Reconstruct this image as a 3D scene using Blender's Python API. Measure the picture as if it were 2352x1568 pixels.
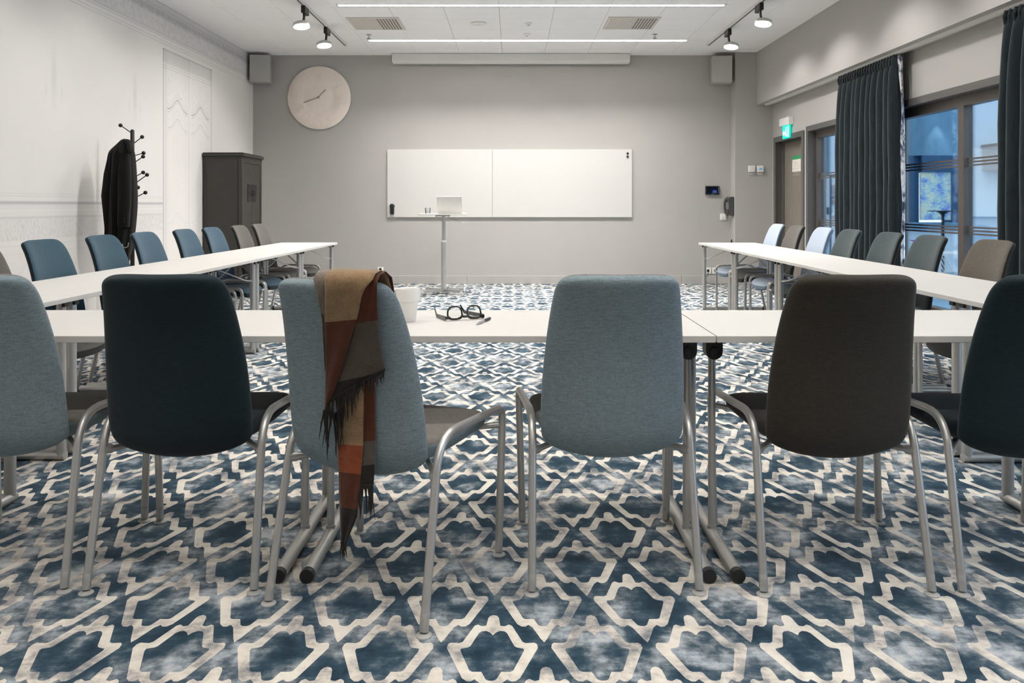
import bpy, bmesh, math, random
from mathutils import Vector, Matrix, Euler, geometry
random.seed(4)
PI = math.pi
for o in list(bpy.data.objects): bpy.data.objects.remove(o, do_unlink=True)
scene = bpy.context.scene
COL = scene.collection

# ------------------------------------------------------------------ camera
F, HZ, CX, CH = 1815.0, 471.0, 1176.0, 1.125      # focal (px), horizon row, centre column, eye height (m)
cam_d = bpy.data.cameras.new('camera'); cam = bpy.data.objects.new('camera', cam_d); COL.objects.link(cam)
cam.location = (0, 0, CH); cam.rotation_euler = (PI/2, 0, 0)
cam_d.sensor_fit = 'HORIZONTAL'; cam_d.sensor_width = 36; cam_d.lens = F/2352*36
cam_d.shift_y = -(784-HZ)/2352; cam_d.clip_start = .02; cam_d.clip_end = 100
scene.camera = cam

# ------------------------------------------------------------------ world, big lights, exposure
world = bpy.data.worlds.new('world'); scene.world = world; world.use_nodes = True
bg = world.node_tree.nodes['Background']
bg.inputs['Color'].default_value = (.74, .84, .94, 1); bg.inputs['Strength'].default_value = 4.4
vs = scene.view_settings
vs.view_transform = 'Standard'; vs.look = 'None'; vs.gamma = 1.0; vs.use_curve_mapping = False
vs.exposure = 0.35
LINE_POWER = [122, 88, 70, 42, 26, 40, 50]
SPOT_POWER = 32.0
ZC = 3.262                       # ceiling height
YB = 11.28                       # whiteboard wall
XL = -3.698                      # mural wall
XR = 3.647                       # window wall
YN = -2.2                        # wall behind the camera
XS, ZS = 3.422, 2.527            # soffit face and underside
YP, XP = 11.05, 3.12             # pillar front and side
LINE_Y = [10.26 - 1.81*k for k in range(7)]
LINE_X0, LINE_X1 = -1.87, 2.28

def pz(px, py, Z):                      # pixel on a horizontal plane of known height
    Y = F*(CH-Z)/(py-HZ); return Vector(((px-CX)/F*Y, Y, Z))
def py_(px, py, Y):                     # pixel on a facing plane of known depth
    return Vector(((px-CX)/F*Y, Y, CH-(py-HZ)/F*Y))
def px_(px, py, X):                     # pixel on a side plane
    Y = X*F/(px-CX); return Vector((X, Y, CH-(py-HZ)/F*Y))

# ------------------------------------------------------------------ helpers: scene objects
def tag(o, label=None, cat=None, group=None, kind=None):
    if label: o['label'] = label
    if cat: o['category'] = cat
    if group: o['group'] = group
    if kind: o['kind'] = kind
    return o
def empty(name, loc=(0, 0, 0), rz=0, label=None, cat=None, group=None):
    o = bpy.data.objects.new(name, None); COL.objects.link(o); o.empty_display_size = .1
    o.location = loc; o.rotation_euler = (0, 0, rz)
    return tag(o, label, cat, group)
def copy_tree(o, parent=None):
    c = o.copy(); COL.objects.link(c); c.parent = parent
    for ch in list(o.children): copy_tree(ch, c)
    return c
def srgb(r, g, b):
    def l(v):
        v /= 255.0
        return v/12.92 if v <= .04045 else ((v+.055)/1.055)**2.4
    return (l(r), l(g), l(b), 1)

class M:
    """collects shapes; build() links them as one mesh object"""
    def __init__(s): s.v = []; s.f = []; s.m = []
    def _add(s, vs, fs, mi=0):
        b = len(s.v); s.v += [tuple(p) for p in vs]
        for q in fs: s.f.append([b+i for i in q]); s.m.append(mi)
        return s
    def box(s, x0, x1, y0, y1, z0, z1, mi=0, mat=None):
        P = [Vector((x, y, z)) for x in (x0, x1) for y in (y0, y1) for z in (z0, z1)]
        if mat is not None: P = [mat @ p for p in P]
        return s._add(P, [(0,1,3,2), (4,6,7,5), (0,4,5,1), (2,3,7,6), (0,2,6,4), (1,5,7,3)], mi)
    def cyl(s, a, b, r0, r1=None, n=16, mi=0, caps=True):
        r1 = r0 if r1 is None else r1
        a, b = Vector(a), Vector(b); d = (b-a).normalized()
        u = d.orthogonal().normalized(); w = d.cross(u)
        P = []
        for c, r in ((a, r0), (b, r1)):
            for i in range(n):
                t = 2*PI*i/n; P.append(c+r*(math.cos(t)*u+math.sin(t)*w))
        Fs = [(i, (i+1) % n, n+(i+1) % n, n+i) for i in range(n)]
        if caps: Fs += [tuple(range(n-1, -1, -1)), tuple(range(n, 2*n))]
        return s._add(P, Fs, mi)
    def tube(s, pts, r, n=10, mi=0, closed=False, caps=True, rx=None):
        pts = [Vector(p) for p in pts]; N = len(pts)
        R = r if isinstance(r, (list, tuple)) else [r]*N
        P = []; u = None
        for i in range(N):
            if closed: d = (pts[(i+1) % N]-pts[i-1]).normalized()
            elif i == 0: d = (pts[1]-pts[0]).normalized()
            elif i == N-1: d = (pts[-1]-pts[-2]).normalized()
            else: d = ((pts[i+1]-pts[i]).normalized()+(pts[i]-pts[i-1]).normalized()).normalized()
            if u is None: u = d.orthogonal().normalized()
            else:
                u = u-d*u.dot(d); u = u.normalized() if u.length > 1e-6 else d.orthogonal().normalized()
            w = d.cross(u)
            for k in range(n):
                t = 2*PI*k/n; P.append(pts[i]+R[i]*(math.cos(t)*u+math.sin(t)*w))
        Fs = []
        for i in range(N if closed else N-1):
            j = (i+1) % N
            for k in range(n): Fs.append((i*n+k, i*n+(k+1) % n, j*n+(k+1) % n, j*n+k))
        if caps and not closed: Fs += [tuple(range(n-1, -1, -1)), tuple((N-1)*n+k for k in range(n))]
        return s._add(P, Fs, mi)
    def lathe(s, prof, n=32, mat=None, mi=0, close=False):
        mat = mat or Matrix(); P = []
        for r, z in prof:
            for k in range(n):
                t = 2*PI*k/n; P.append(mat @ Vector((r*math.cos(t), r*math.sin(t), z)))
        Fs = []; L = len(prof)
        for i in range(L-1 if not close else L):
            j = (i+1) % L
            for k in range(n): Fs.append((i*n+k, i*n+(k+1) % n, j*n+(k+1) % n, j*n+k))
        if not close:
            if prof[0][0] > 1e-5: Fs.append(tuple(range(n-1, -1, -1)))
            if prof[-1][0] > 1e-5: Fs.append(tuple((L-1)*n+k for k in range(n)))
        return s._add(P, Fs, mi)
    def sphere(s, c, r, n=14, mi=0):
        prof = [(max(r*math.sin(PI*i/10), 1e-6), -r*math.cos(PI*i/10)) for i in range(11)]
        return s.lathe(prof, n, Matrix.Translation(c), mi)
    def prism(s, poly, a, b, fn, mi=0):
        """poly: 2D outline, extruded from a to b; fn(u, v, w) -> point"""
        n = len(poly)
        P = [fn(u, v, a) for u, v in poly]+[fn(u, v, b) for u, v in poly]
        return s._add(P, [tuple(range(n-1, -1, -1)), tuple(range(n, 2*n))]+[(i, (i+1) % n, n+(i+1) % n, n+i) for i in range(n)], mi)
    def grid(s, rows, mi=0):
        nr, nc = len(rows), len(rows[0]); P = [p for r in rows for p in r]
        Fs = [(i*nc+j, i*nc+j+1, (i+1)*nc+j+1, (i+1)*nc+j) for i in range(nr-1) for j in range(nc-1)]
        return s._add(P, Fs, mi)
    def build(s, name, mats, parent=None, smooth=True, angle=40, bevel=0, solid=0, sub=0, link=True):
        me = bpy.data.meshes.new(name); me.from_pydata(s.v, [], s.f)
        if not isinstance(mats, (list, tuple)): mats = [mats]
        for m in mats: me.materials.append(m)
        if len(mats) > 1: me.polygons.foreach_set('material_index', s.m)
        bm = bmesh.new(); bm.from_mesh(me); bmesh.ops.remove_doubles(bm, verts=bm.verts, dist=1e-6)
        bmesh.ops.recalc_face_normals(bm, faces=bm.faces); bm.to_mesh(me); bm.free()
        if smooth:
            me.polygons.foreach_set('use_smooth', [True]*len(me.polygons)); me.set_sharp_from_angle(angle=math.radians(angle))
        o = bpy.data.objects.new(name, me)
        if link: COL.objects.link(o)
        if parent is not None: o.parent = parent
        if solid:
            md = o.modifiers.new('solid', 'SOLIDIFY'); md.thickness = solid; md.offset = 0
        if bevel:
            md = o.modifiers.new('bevel', 'BEVEL'); md.width = bevel; md.segments = 2; md.limit_method = 'ANGLE'; md.angle_limit = math.radians(40)
        if sub:
            md = o.modifiers.new('sub', 'SUBSURF'); md.levels = sub; md.render_levels = sub
        return o
def box_obj(name, x0, x1, y0, y1, z0, z1, mat, parent=None, bevel=0):
    return M().box(x0, x1, y0, y1, z0, z1).build(name, mat, parent, smooth=bool(bevel), bevel=bevel)

def fillet(pts, rad, n=6):
    """polyline with rounded corners"""
    pts = [Vector(p) for p in pts]; out = [pts[0]]
    for i in range(1, len(pts)-1):
        a, b, c = pts[i-1], pts[i], pts[i+1]
        r = rad[i-1] if isinstance(rad, (list, tuple)) else rad
        r = min(r, (a-b).length*.49, (c-b).length*.49)
        p, q = b+(a-b).normalized()*r, b+(c-b).normalized()*r
        for k in range(n+1):
            t = k/n; out.append((1-t)**2*p+2*t*(1-t)*b+t*t*q)
    out.append(pts[-1]); return out

# ------------------------------------------------------------------ helpers: materials
class E:
    """tiny expression builder over math nodes"""
    def __init__(s, nt, sock): s.nt = nt; s.s = sock
    def _op(s, op, *a):
        n = s.nt.nodes.new('ShaderNodeMath'); n.operation = op
        for i, x in enumerate((s,)+a):
            if isinstance(x, E): s.nt.links.new(x.s, n.inputs[i])
            else: n.inputs[i].default_value = x
        return E(s.nt, n.outputs[0])
    def __add__(s, o): return s._op('ADD', o)
    __radd__ = __add__
    def __sub__(s, o): return s._op('SUBTRACT', o)
    def __rsub__(s, o): return s._op('MULTIPLY', -1.0)._op('ADD', o)
    def __mul__(s, o): return s._op('MULTIPLY', o)
    __rmul__ = __mul__
    def __truediv__(s, o): return s._op('DIVIDE', o)
    def abs(s): return s._op('ABSOLUTE')
    def max(s, o): return s._op('MAXIMUM', o)
    def min(s, o): return s._op('MINIMUM', o)
    def gt(s, o): return s._op('GREATER_THAN', o)
    def lt(s, o): return s._op('LESS_THAN', o)
    def sin(s): return s._op('SINE')
    def exp(s): return s._op('EXPONENT')
    def fract(s): return s._op('FRACT')
    def clamp(s): return s.max(0.0).min(1.0)
    def line(s, at, w): return (1.0-(s-at).abs()/w).clamp()
    def band(s, a, b): return s.gt(a)*s.lt(b)

def new_mat(name):
    m = bpy.data.materials.new(name); m.use_nodes = True
    nt = m.node_tree; b = nt.nodes['Principled BSDF']; return m, nt, b
def noise(nt, scale, detail=3, rough=.55, vec=None, stretch=None, coord='Object'):
    t = nt.nodes.new('ShaderNodeTexCoord'); mp = nt.nodes.new('ShaderNodeMapping')
    nt.links.new(t.outputs[coord], mp.inputs[0])
    if stretch: mp.inputs['Scale'].default_value = stretch
    n = nt.nodes.new('ShaderNodeTexNoise'); n.inputs['Scale'].default_value = scale
    n.inputs['Detail'].default_value = detail; n.inputs['Roughness'].default_value = rough
    nt.links.new(mp.outputs[0], n.inputs['Vector']); return n.outputs['Fac']
def ramp(nt, fac, stops, interp='LINEAR'):
    r = nt.nodes.new('ShaderNodeValToRGB'); r.color_ramp.interpolation = interp
    e = r.color_ramp.elements
    while len(e) < len(stops): e.new(.5)
    for i, (p, c) in enumerate(stops): e[i].position = p; e[i].color = c
    nt.links.new(fac, r.inputs[0]); return r.outputs[0]
def bump(nt, b, h, strength=.2, dist=.01):
    n = nt.nodes.new('ShaderNodeBump'); n.inputs['Strength'].default_value = strength; n.inputs['Distance'].default_value = dist
    nt.links.new(h, n.inputs['Height']); nt.links.new(n.outputs[0], b.inputs['Normal'])
def sh(c, k): return (c[0]*k, c[1]*k, c[2]*k, 1)
def plain(name, c, rough=.5, metal=0, vary=.06, scale=14, bmp=0, spec=None, coat=0):
    m, nt, b = new_mat(name)
    f = noise(nt, scale)
    nt.links.new(ramp(nt, f, [(.3, sh(c, 1-vary)), (.7, sh(c, 1+vary))]), b.inputs['Base Color'])
    b.inputs['Roughness'].default_value = rough; b.inputs['Metallic'].default_value = metal
    if spec is not None: b.inputs['Specular IOR Level'].default_value = spec
    if coat: b.inputs['Coat Weight'].default_value = coat; b.inputs['Coat Roughness'].default_value = .1
    if bmp: bump(nt, b, noise(nt, 260), bmp, .002)
    return m
def emit(name, c, s):
    m, nt, b = new_mat(name)
    b.inputs['Base Color'].default_value = c; b.inputs['Emission Color'].default_value = c; b.inputs['Emission Strength'].default_value = s
    return m
def fabric(name, c, vary=.3, slub=.22):
    m, nt, b = new_mat(name)
    a = E(nt, noise(nt, 90, 3, .6, stretch=(.5, .5, 4)))
    d = E(nt, noise(nt, 90, 3, .6, stretch=(4, 4, .5)))
    g = E(nt, noise(nt, 420, 2, .6))
    k = a*.42+d*.26+g*.32
    nt.links.new(ramp(nt, k.s, [(.36, sh(c, 1-vary)), (.5, c), (.64, sh(c, 1+vary))]), b.inputs['Base Color'])
    b.inputs['Roughness'].default_value = .92; b.inputs['Specular IOR Level'].default_value = .12
    b.inputs['Sheen Weight'].default_value = .12; b.inputs['Sheen Roughness'].default_value = .5
    bump(nt, b, k.s, .35, .003)
    return m

mt = {}
mt['white_lam'] = plain('white_laminate', srgb(198, 195, 190), .55, vary=.01)
mt['white_edge'] = plain('laminate_edge', srgb(226, 222, 215), .5, vary=.02)
mt['alu'] = plain('brushed_aluminium', (.56, .55, .53, 1), .36, .85, .05, 60)
mt['tube'] = plain('silver_painted_tube', (.50, .485, .46, 1), .38, .7, .03, 40)
mt['chrome'] = plain('polished_steel', (.6, .6, .6, 1), .14, 1, .02)
mt['glide'] = plain('grey_plastic_glide', srgb(170, 168, 163), .45, vary=.03)
mt['blackp'] = plain('black_plastic', srgb(26, 26, 25), .45, vary=.1)
mt['blackm'] = plain('black_metal', srgb(34, 33, 31), .4, .3, .1)
mt['darkrail'] = plain('dark_rail', srgb(40, 40, 40), .5, .2)
mt['greywall'] = plain('grey_wall_paint', srgb(175, 172, 168), .85, vary=.012, scale=3, bmp=.05)
mt['ceil'] = plain('ceiling_tile_white', srgb(246, 245, 244), .9, vary=.008, scale=4, bmp=.04)
mt['ceilgap'] = plain('ceiling_gap_shadow', srgb(150, 150, 150), .9)
mt['offwhite'] = plain('off_white_metal', srgb(220, 219, 214), .45, vary=.01)
mt['wplastic'] = plain('white_plastic', srgb(235, 233, 228), .4, vary=.01)
mt['speaker'] = plain('light_grey_speaker', srgb(176, 174, 169), .7, vary=.03, scale=300)
mt['frame'] = plain('grey_window_frame', srgb(92, 90, 87), .5, vary=.03)
mt['sash'] = plain('bronze_sash', srgb(88, 80, 74), .45, vary=.03)
mt['black_wood'] = plain('black_lacquer', srgb(44, 41, 36), .42, vary=.14, scale=9, coat=.15)
mt['lockplate'] = plain('dark_lock_plate', srgb(13, 12, 11), .3, .3, .2)
mt['emit_line'] = emit('line_diffuser', (1, .97, .93, 1), 6)
mt['emit_spot'] = emit('spot_lens', (1, .98, .96, 1), 14)
mt['board'] = plain('whiteboard_enamel', srgb(208, 206, 202), .3, vary=.006)

def glass_mat(name, tint=(1, 1, 1, 1), refl=.06, rough=0.0):
    m = bpy.data.materials.new(name); m.use_nodes = True; nt = m.node_tree
    for n in list(nt.nodes): nt.nodes.remove(n)
    out = nt.nodes.new('ShaderNodeOutputMaterial'); mix = nt.nodes.new('ShaderNodeMixShader')
    tr = nt.nodes.new('ShaderNodeBsdfTransparent'); gl = nt.nodes.new('ShaderNodeBsdfGlossy')
    tr.inputs[0].default_value = tint; gl.inputs['Roughness'].default_value = rough
    fr = nt.nodes.new('ShaderNodeFresnel'); fr.inputs[0].default_value = 1.45
    mm = nt.nodes.new('ShaderNodeMath'); mm.operation = 'MULTIPLY'; mm.inputs[1].default_value = refl*16
    nt.links.new(fr.outputs[0], mm.inputs[0]); nt.links.new(mm.outputs[0], mix.inputs[0])
    nt.links.new(tr.outputs[0], mix.inputs[1]); nt.links.new(gl.outputs[0], mix.inputs[2]); nt.links.new(mix.outputs[0], out.inputs[0])
    return m
mt['pane'] = glass_mat('window_glass', (.86, .93, .98, 1), .05)
mt['lens'] = glass_mat('clear_glass', (.97, .98, .98, 1), .05)

# ================================================================== STRUCTURE
# ---- carpet: printed lattice, one flat mesh with a dark and a light yarn
def carpet_mats():
    res = []
    for nm, stops in (('carpet_blue', [(.18, srgb(26, 48, 62)), (.40, srgb(44, 68, 83)), (.52, srgb(76, 92, 102)), (.62, srgb(118, 125, 129)), (.74, srgb(158, 166, 172)), (.88, srgb(196, 196, 194))]),
                      ('carpet_cream', [(.14, srgb(116, 122, 127)), (.30, srgb(168, 162, 156)), (.45, srgb(212, 203, 191)), (.62, srgb(230, 221, 207)), (.80, srgb(236, 229, 216))])):
        m, nt, b = new_mat(nm)
        n1 = E(nt, noise(nt, 8.0, 5, .66, stretch=(1.0, .8, 1)))
        n2 = E(nt, noise(nt, 34, 3, .6, stretch=(.5, 1.3, 1)))
        n3 = E(nt, noise(nt, 620, 2, .5))
        k = n1*.74+n2*.18+n3*.08
        n0 = E(nt, noise(nt, 3.4, 3, .6, stretch=(1.2, .8, 1)))
        sg = 1.0 if nm == 'carpet_blue' else -.75
        k = (k-.5)*2.3+.47+(n0-.47)*(1.15*sg)
        nt.links.new(ramp(nt, k.s, stops), b.inputs['Base Color'])
        b.inputs['Roughness'].default_value = .97; b.inputs['Specular IOR Level'].default_value = .05
        b.inputs['Sheen Weight'].default_value = .1
        bump(nt, b, n3.s, .5, .004); res.append(m)
    return res
PW, PH = .266, .486
motif = [(0, .045), (.008, .058), (.018, .066), (.03, .064), (.037, .055), (.056, -.006), (.062, -.012), (.080, -.018), (.080, -.028),
         (.053, -.112), (.046, -.117), (.024, -.117), (.013, -.147), (.007, -.152), (0, -.153)]
outer = [(0, .147), (.009, .143), (.014, .133), (.019, .092), (.03, .089), (.042, .098), (.050, .092), (.077, .014), (.085, .008), (.108, .010), (.114, .003),
         (.116, -.014), (.069, -.143), (.058, -.155), (.048, -.156), (.039, -.147), (.028, -.160), (.008, -.216), (0, -.232)]
def full(h): return h+[(-x, y) for x, y in reversed(h[1:-1])]
motif, outer = full(motif), full(outer)
def inside(p, poly):
    x, y = p; c = False; n = len(poly)
    for i in range(n):
        (x1, y1), (x2, y2) = poly[i], poly[i-1]
        if (y1 > y) != (y2 > y) and x < (x2-x1)*(y-y1)/(y2-y1)+x1: c = not c
    return c
def build_floor():
    cents = [(i*PW, j*PH) for i in (-1, 0, 1, 2) for j in (-1, 0, 1, 2)]+[((i+.5)*PW, (j+.5)*PH) for i in (-1, 0, 1) for j in (-1, 0, 1)]
    pts, edges = [], []
    def ring(pl):
        b = len(pts); pts.extend(Vector(p) for p in pl); n = len(pl)
        edges.extend((b+i, b+(i+1) % n) for i in range(n))
    rect = [(0, 0), (PW, 0), (PW, PH), (0, PH)]
    ring(rect)
    shapes = []
    for cx, cy in cents:
        for k, pl in enumerate((outer, motif)):
            q = [(x+cx, y+cy) for x, y in pl]
            if max(a for a, _ in q) < 0 or min(a for a, _ in q) > PW or max(a for _, a in q) < 0 or min(a for _, a in q) > PH: continue
            ring(q); shapes.append((k, q))
    r = geometry.delaunay_2d_cdt(pts, edges, [], 0, 1e-5)
    V, Fc = r[0], r[2]
    tris = []
    for t in Fc:
        c = (sum(V[i][0] for i in t)/len(t), sum(V[i][1] for i in t)/len(t))
        if not (0 < c[0] < PW and 0 < c[1] < PH): continue
        o_ = any(k == 0 and inside(c, q) for k, q in shapes); m_ = any(k == 1 and inside(c, q) for k, q in shapes)
        tris.append((tuple(t), 1 if (o_ and not m_) else 0))
    used = sorted({i for t, _ in tris for i in t}); ix = {u: k for k, u in enumerate(used)}
    base = [(V[u][0], V[u][1]) for u in used]
    vs_, fs_, ms_ = [], [], []
    ox, oy = .083, 2.266
    i0, i1 = math.floor((XL-.3-ox)/PW), math.ceil((3.9-ox)/PW); j0, j1 = math.floor((YN-oy)/PH), math.ceil((YB-oy)/PH)
    for i in range(i0, i1):
        for j in range(j0, j1+1):
            b = len(vs_); X, Y = ox+i*PW, oy+j*PH
            vs_.extend((X+x, Y+y, 0) for x, y in base)
            for t, mi in tris: fs_.append([b+ix[q] for q in t]); ms_.append(mi)
    me = bpy.data.meshes.new('floor'); me.from_pydata(vs_, [], fs_)
    for m in carpet_mats(): me.materials.append(m)
    me.polygons.foreach_set('material_index', ms_)
    o = bpy.data.objects.new('floor', me); COL.objects.link(o); o['kind'] = 'structure'
    bm = bmesh.new(); bm.from_mesh(me)
    bmesh.ops.recalc_face_normals(bm, faces=bm.faces)
    bm.normal_update()
    if bm.faces[:][0].normal.z < 0: bmesh.ops.reverse_faces(bm, faces=bm.faces)
    bm.to_mesh(me); bm.free()
    return o
floor = build_floor()
sub = box_obj('floor_slab', XL-.4, 3.95, YN-.2, YB+.6, -.2, -.004, mt['greywall']); sub.parent = floor

# ---- whiteboard wall, mural wall, wall behind the camera
def struct(o): o['kind'] = 'structure'; return o
struct(box_obj('wall_back', XL-.2, XR+.4, YB, YB+.2, 0, ZC+.25, mt['greywall']))
struct(box_obj('wall_near', XL-.2, XR+.4, YN-.2, YN, 0, ZC+.25, mt['greywall']))

def mural_mat():
    m, nt, b = new_mat('printed_mural_wallpaper')
    t = nt.nodes.new('ShaderNodeTexCoord'); s = nt.nodes.new('ShaderNodeSeparateXYZ'); nt.links.new(t.outputs['Object'], s.inputs[0])
    y, z = E(nt, s.outputs[1]), E(nt, s.outputs[2])
    nz = E(nt, noise(nt, 22, 5, .7)); nb = E(nt, noise(nt, 1.1, 4, .6, stretch=(1, 1, .5))); nf = E(nt, noise(nt, 70, 3, .6, stretch=(1, 1, .35)))
    nd = E(nt, noise(nt, 14, 4, .65, stretch=(1, 2.2, .6)))
    D0, D1 = 8.37, 9.74
    indoor = y.band(D0, D1)*z.lt(2.795)
    out = 1.0-indoor
    d = z.line(2.838, .006)*.30+z.line(2.868, .005)*.34+z.line(2.908, .006)*.42+z.line(2.93, .02)*.16
    body = z.band(2.93, 3.262)
    d = d+body*(.20+(nz-.5)*.75*z.band(2.95, 3.12).max(.3)).max(0.0)
    d = d+body*z.line(3.135, .05)*(.25+((nd-.42)*2.2).clamp()*.5)
    d = d+z.line(3.20, .006)*.4+z.line(3.225, .005)*.3+z.line(3.252, .006)*.35+z.band(3.15, 3.20)*.12
    dado = z.line(1.213, .003)*.22+z.line(1.194, .003)*.26+z.line(1.143, .018)*.4+z.band(1.128, 1.157)*.08+z.line(1.12, .003)*.25+z.line(1.103, .003)*.22+z.line(1.065, .004)*.12+z.line(1.03, .012)*.2
    fr = z.band(.86, 1.02)*((nf-.45)*1.5).clamp()*.5+z.band(.86, 1.05)*.05
    low = z.line(.82, .006)*.12+z.line(.76, .004)*.1+z.lt(.78)*((nz-.5)*1.2).clamp()*.35
    d = d+(dado+fr+low)*out
    # printed double door
    fy = y.line(D0+.012, .016)*.42+y.line(D0+.07, .05)*.10+y.line(D1-.012, .012)*.3+y.line(D1-.05, .02)*.14+y.line(D0-.03, .02)*.12+y.line(9.03, .008)*.22+y.line(9.07, .006)*.14+y.line(8.50, .006)*.1+y.line(8.95, .006)*.1+y.line(9.16, .006)*.1+y.line(9.60, .006)*.1
    top = z.line(2.785, .012)*.28+z.band(2.66, 2.785)*.12+z.line(2.65, .006)*.26+z.line(2.62, .005)*.22+z.line(2.59, .005)*.24
    a = top
    for yc in (8.74, 9.38):
        u = (y-yc)/.13; bell = (u*u*-1.0).exp()*.12
        near = (1.0-(y-yc).abs()/.27).clamp().gt(.02)
        for zb, w, k in ((2.16, .012, .4), (2.13, .005, .25), (2.19, .004, .22), (2.215, .004, .18), (2.24, .003, .14), (2.04, .004, .12), (1.95, .008, .24), (1.92, .004, .15), (.92, .006, .14), (.88, .004, .1)):
            a = a+(z-bell).line(zb, w)*near*k
        a = a+near*z.band(2.3, 2.56)*((nz-.54)*3.0).clamp()*.30
        a = a+(y-yc).abs().line(.0, .06)*z.band(1.0, 1.9)*((nz-.54)*3.0).clamp()*.25
    d = d+indoor*(fy+a)*1.5
    d = d+((nb-.52)*1.6).clamp()*.14+((nf-.55)*1.2).clamp()*.03
    # faint candle-bracket stains
    for yc, zc in ((6.38, 2.16), (7.75, 2.2)):
        d = d+(y-yc).line(0.0, .06)*(z-zc).line(0.0, .32)*.16+((y-yc).abs()-.11).line(0.0, .02)*(z-zc+.12).line(0.0, .1)*.12
    d = d.clamp()
    mixn = nt.nodes.new('ShaderNodeMix'); mixn.data_type = 'RGBA'
    mixn.inputs[6].default_value = srgb(236, 232, 227); mixn.inputs[7].default_value = srgb(118, 122, 136)
    nt.links.new(d.s, mixn.inputs[0]); nt.links.new(mixn.outputs[2], b.inputs['Base Color'])
    b.inputs['Roughness'].default_value = .8; b.inputs['Specular IOR Level'].default_value = .2
    return m
struct(box_obj('wall_left', XL-.2, XL, YN, YB, 0, ZC+.25, mural_mat()))

# ---- window wall with door and two windows, plus an unseen one added for daylight
DY0, DY1, DZ = 9.85, 10.98, 2.06
W1 = (8.25, 9.777); W2 = (4.5, 7.75); W_ADDED = (.4, 3.9); WZ0, WZ1 = .10, 2.095
w = M()
XO = XR+.24
for a, b_ in ((YN, W_ADDED[0]), (W_ADDED[1], W2[0]), (W2[1], W1[0]), (W1[1], DY0), (DY1, YB)): w.box(XR, XO, a, b_, 0, ZC+.25)
w.box(XR, XO, DY0, DY1, DZ, ZC+.25)
for a, b_ in (W1, W2, W_ADDED): w.box(XR, XO, a, b_, WZ1, ZC+.25); w.box(XR, XO, a, b_, 0, WZ0)
wr = struct(w.build('wall_right', mt['greywall'], smooth=False))
struct(box_obj('trim_1', XP, XR, YP, YB, 0, ZC, mt['greywall']))              # pillar
struct(box_obj('trim_2', XS, XR, YN, YP, ZS, ZC, mt['greywall']))             # soffit above the curtains
# baseboards
def baseboard(name, pieces, fn):
    e = empty(name); e['kind'] = 'structure'
    for a, b_ in pieces: fn(a, b_).build('board', mt['greywall'], e, smooth=False, bevel=.003)
xs = [XL]+[(px-CX)/F*YB for px in (640, 1073, 1565)]+[XP]
baseboard('baseboard_back', list(zip(xs[:-1], xs[1:])), lambda a, b_: M().box(a+.002, b_-.002, YB-.014, YB, .0, .12))
baseboard('baseboard_left', [(YN+2.6*k, min(YN+2.6*k+2.6, YB-.02)) for k in range(6) if YN+2.6*k < YB-.1], lambda a, b_: M().box(XL, XL+.012, a+.002, b_-.002, 0, .09))

# ---- ceiling: slab + tiles
ceil = struct(box_obj('ceiling', XL, XR, YN, YB, ZC+.06, ZC+.25, mt['ceilgap']))
tile_cache = {}
def tile(x0, x1, y0, y1):
    if x1-x0 < .03 or y1-y0 < .02: return
    k = (round(x1-x0, 3), round(y1-y0, 3)); g = .0016
    if k not in tile_cache:
        o = M().box(-k[0]/2+g, k[0]/2-g, -k[1]/2+g, k[1]/2-g, 0, .02).build('tile', mt['ceil'], smooth=False, bevel=0, link=False)
        tile_cache[k] = o.data
    o = bpy.data.objects.new('tile', tile_cache[k]); COL.objects.link(o); o.parent = ceil
    o.location = ((x0+x1)/2, (y0+y1)/2, ZC)
xg = [-.140+.6*k for k in range(-5, 6)]; xg = [XL]+[v for v in xg if XL+.1 < v < XS-.1]+[XS]
LW = .05                                                    # half width of a light slot
for k in range(len(LINE_Y)):
    hi = YB if k == 0 else LINE_Y[k-1]-LW
    lo = LINE_Y[k]+LW
    n = max(1, round((hi-lo)/.57))
    for a, b_ in zip(xg[:-1], xg[1:]):
        for q in range(n): tile(a, b_, lo+(hi-lo)*q/n, lo+(hi-lo)*(q+1)/n)
    tile(XL, LINE_X0, LINE_Y[k]-LW, LINE_Y[k]+LW); tile(LINE_X1, XS, LINE_Y[k]-LW, LINE_Y[k]+LW)
for a, b_ in zip(xg[:-1], xg[1:]): tile(a, b_, YN, LINE_Y[-1]-LW)

# ---- recessed line lights
for k, ly in enumerate(LINE_Y):
    names = ['next to the projection screen case', 'second from the whiteboard wall', 'third from the whiteboard wall', 'fourth from the whiteboard wall', 'fifth from the whiteboard wall', 'sixth from the whiteboard wall', 'seventh from the whiteboard wall']
    r = empty('linear_light', ((LINE_X0+LINE_X1)/2, ly, ZC), 0, 'slim recessed white line light in the ceiling, '+names[k], 'ceiling light', 'recessed line lights')
    L = (LINE_X1-LINE_X0)/2
    fr = M()
    fr.box(-L, L, -LW, -LW+.018, -.003, .05).box(-L, L, LW-.018, LW, -.003, .05).box(-L, -L+.012, -LW, LW, -.003, .05).box(L-.012, L, -LW, LW, -.003, .05)
    fr.build('channel', mt['offwhite'], r, smooth=False)
    M().box(-L+.012, L-.012, -.032, .032, .04, .05).build('diffuser', mt['emit_line'], r, smooth=False)
    ld = bpy.data.lights.new('line_lamp', 'AREA'); ld.shape = 'RECTANGLE'; ld.size = 2*L-.03; ld.size_y = .055
    ld.energy = LINE_POWER[k]; ld.color = (1, .975, .945); ld.spread = math.radians(140)
    lo = bpy.data.objects.new('line_lamp', ld); COL.objects.link(lo); lo.parent = r; lo.location = (0, 0, .036)

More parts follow.
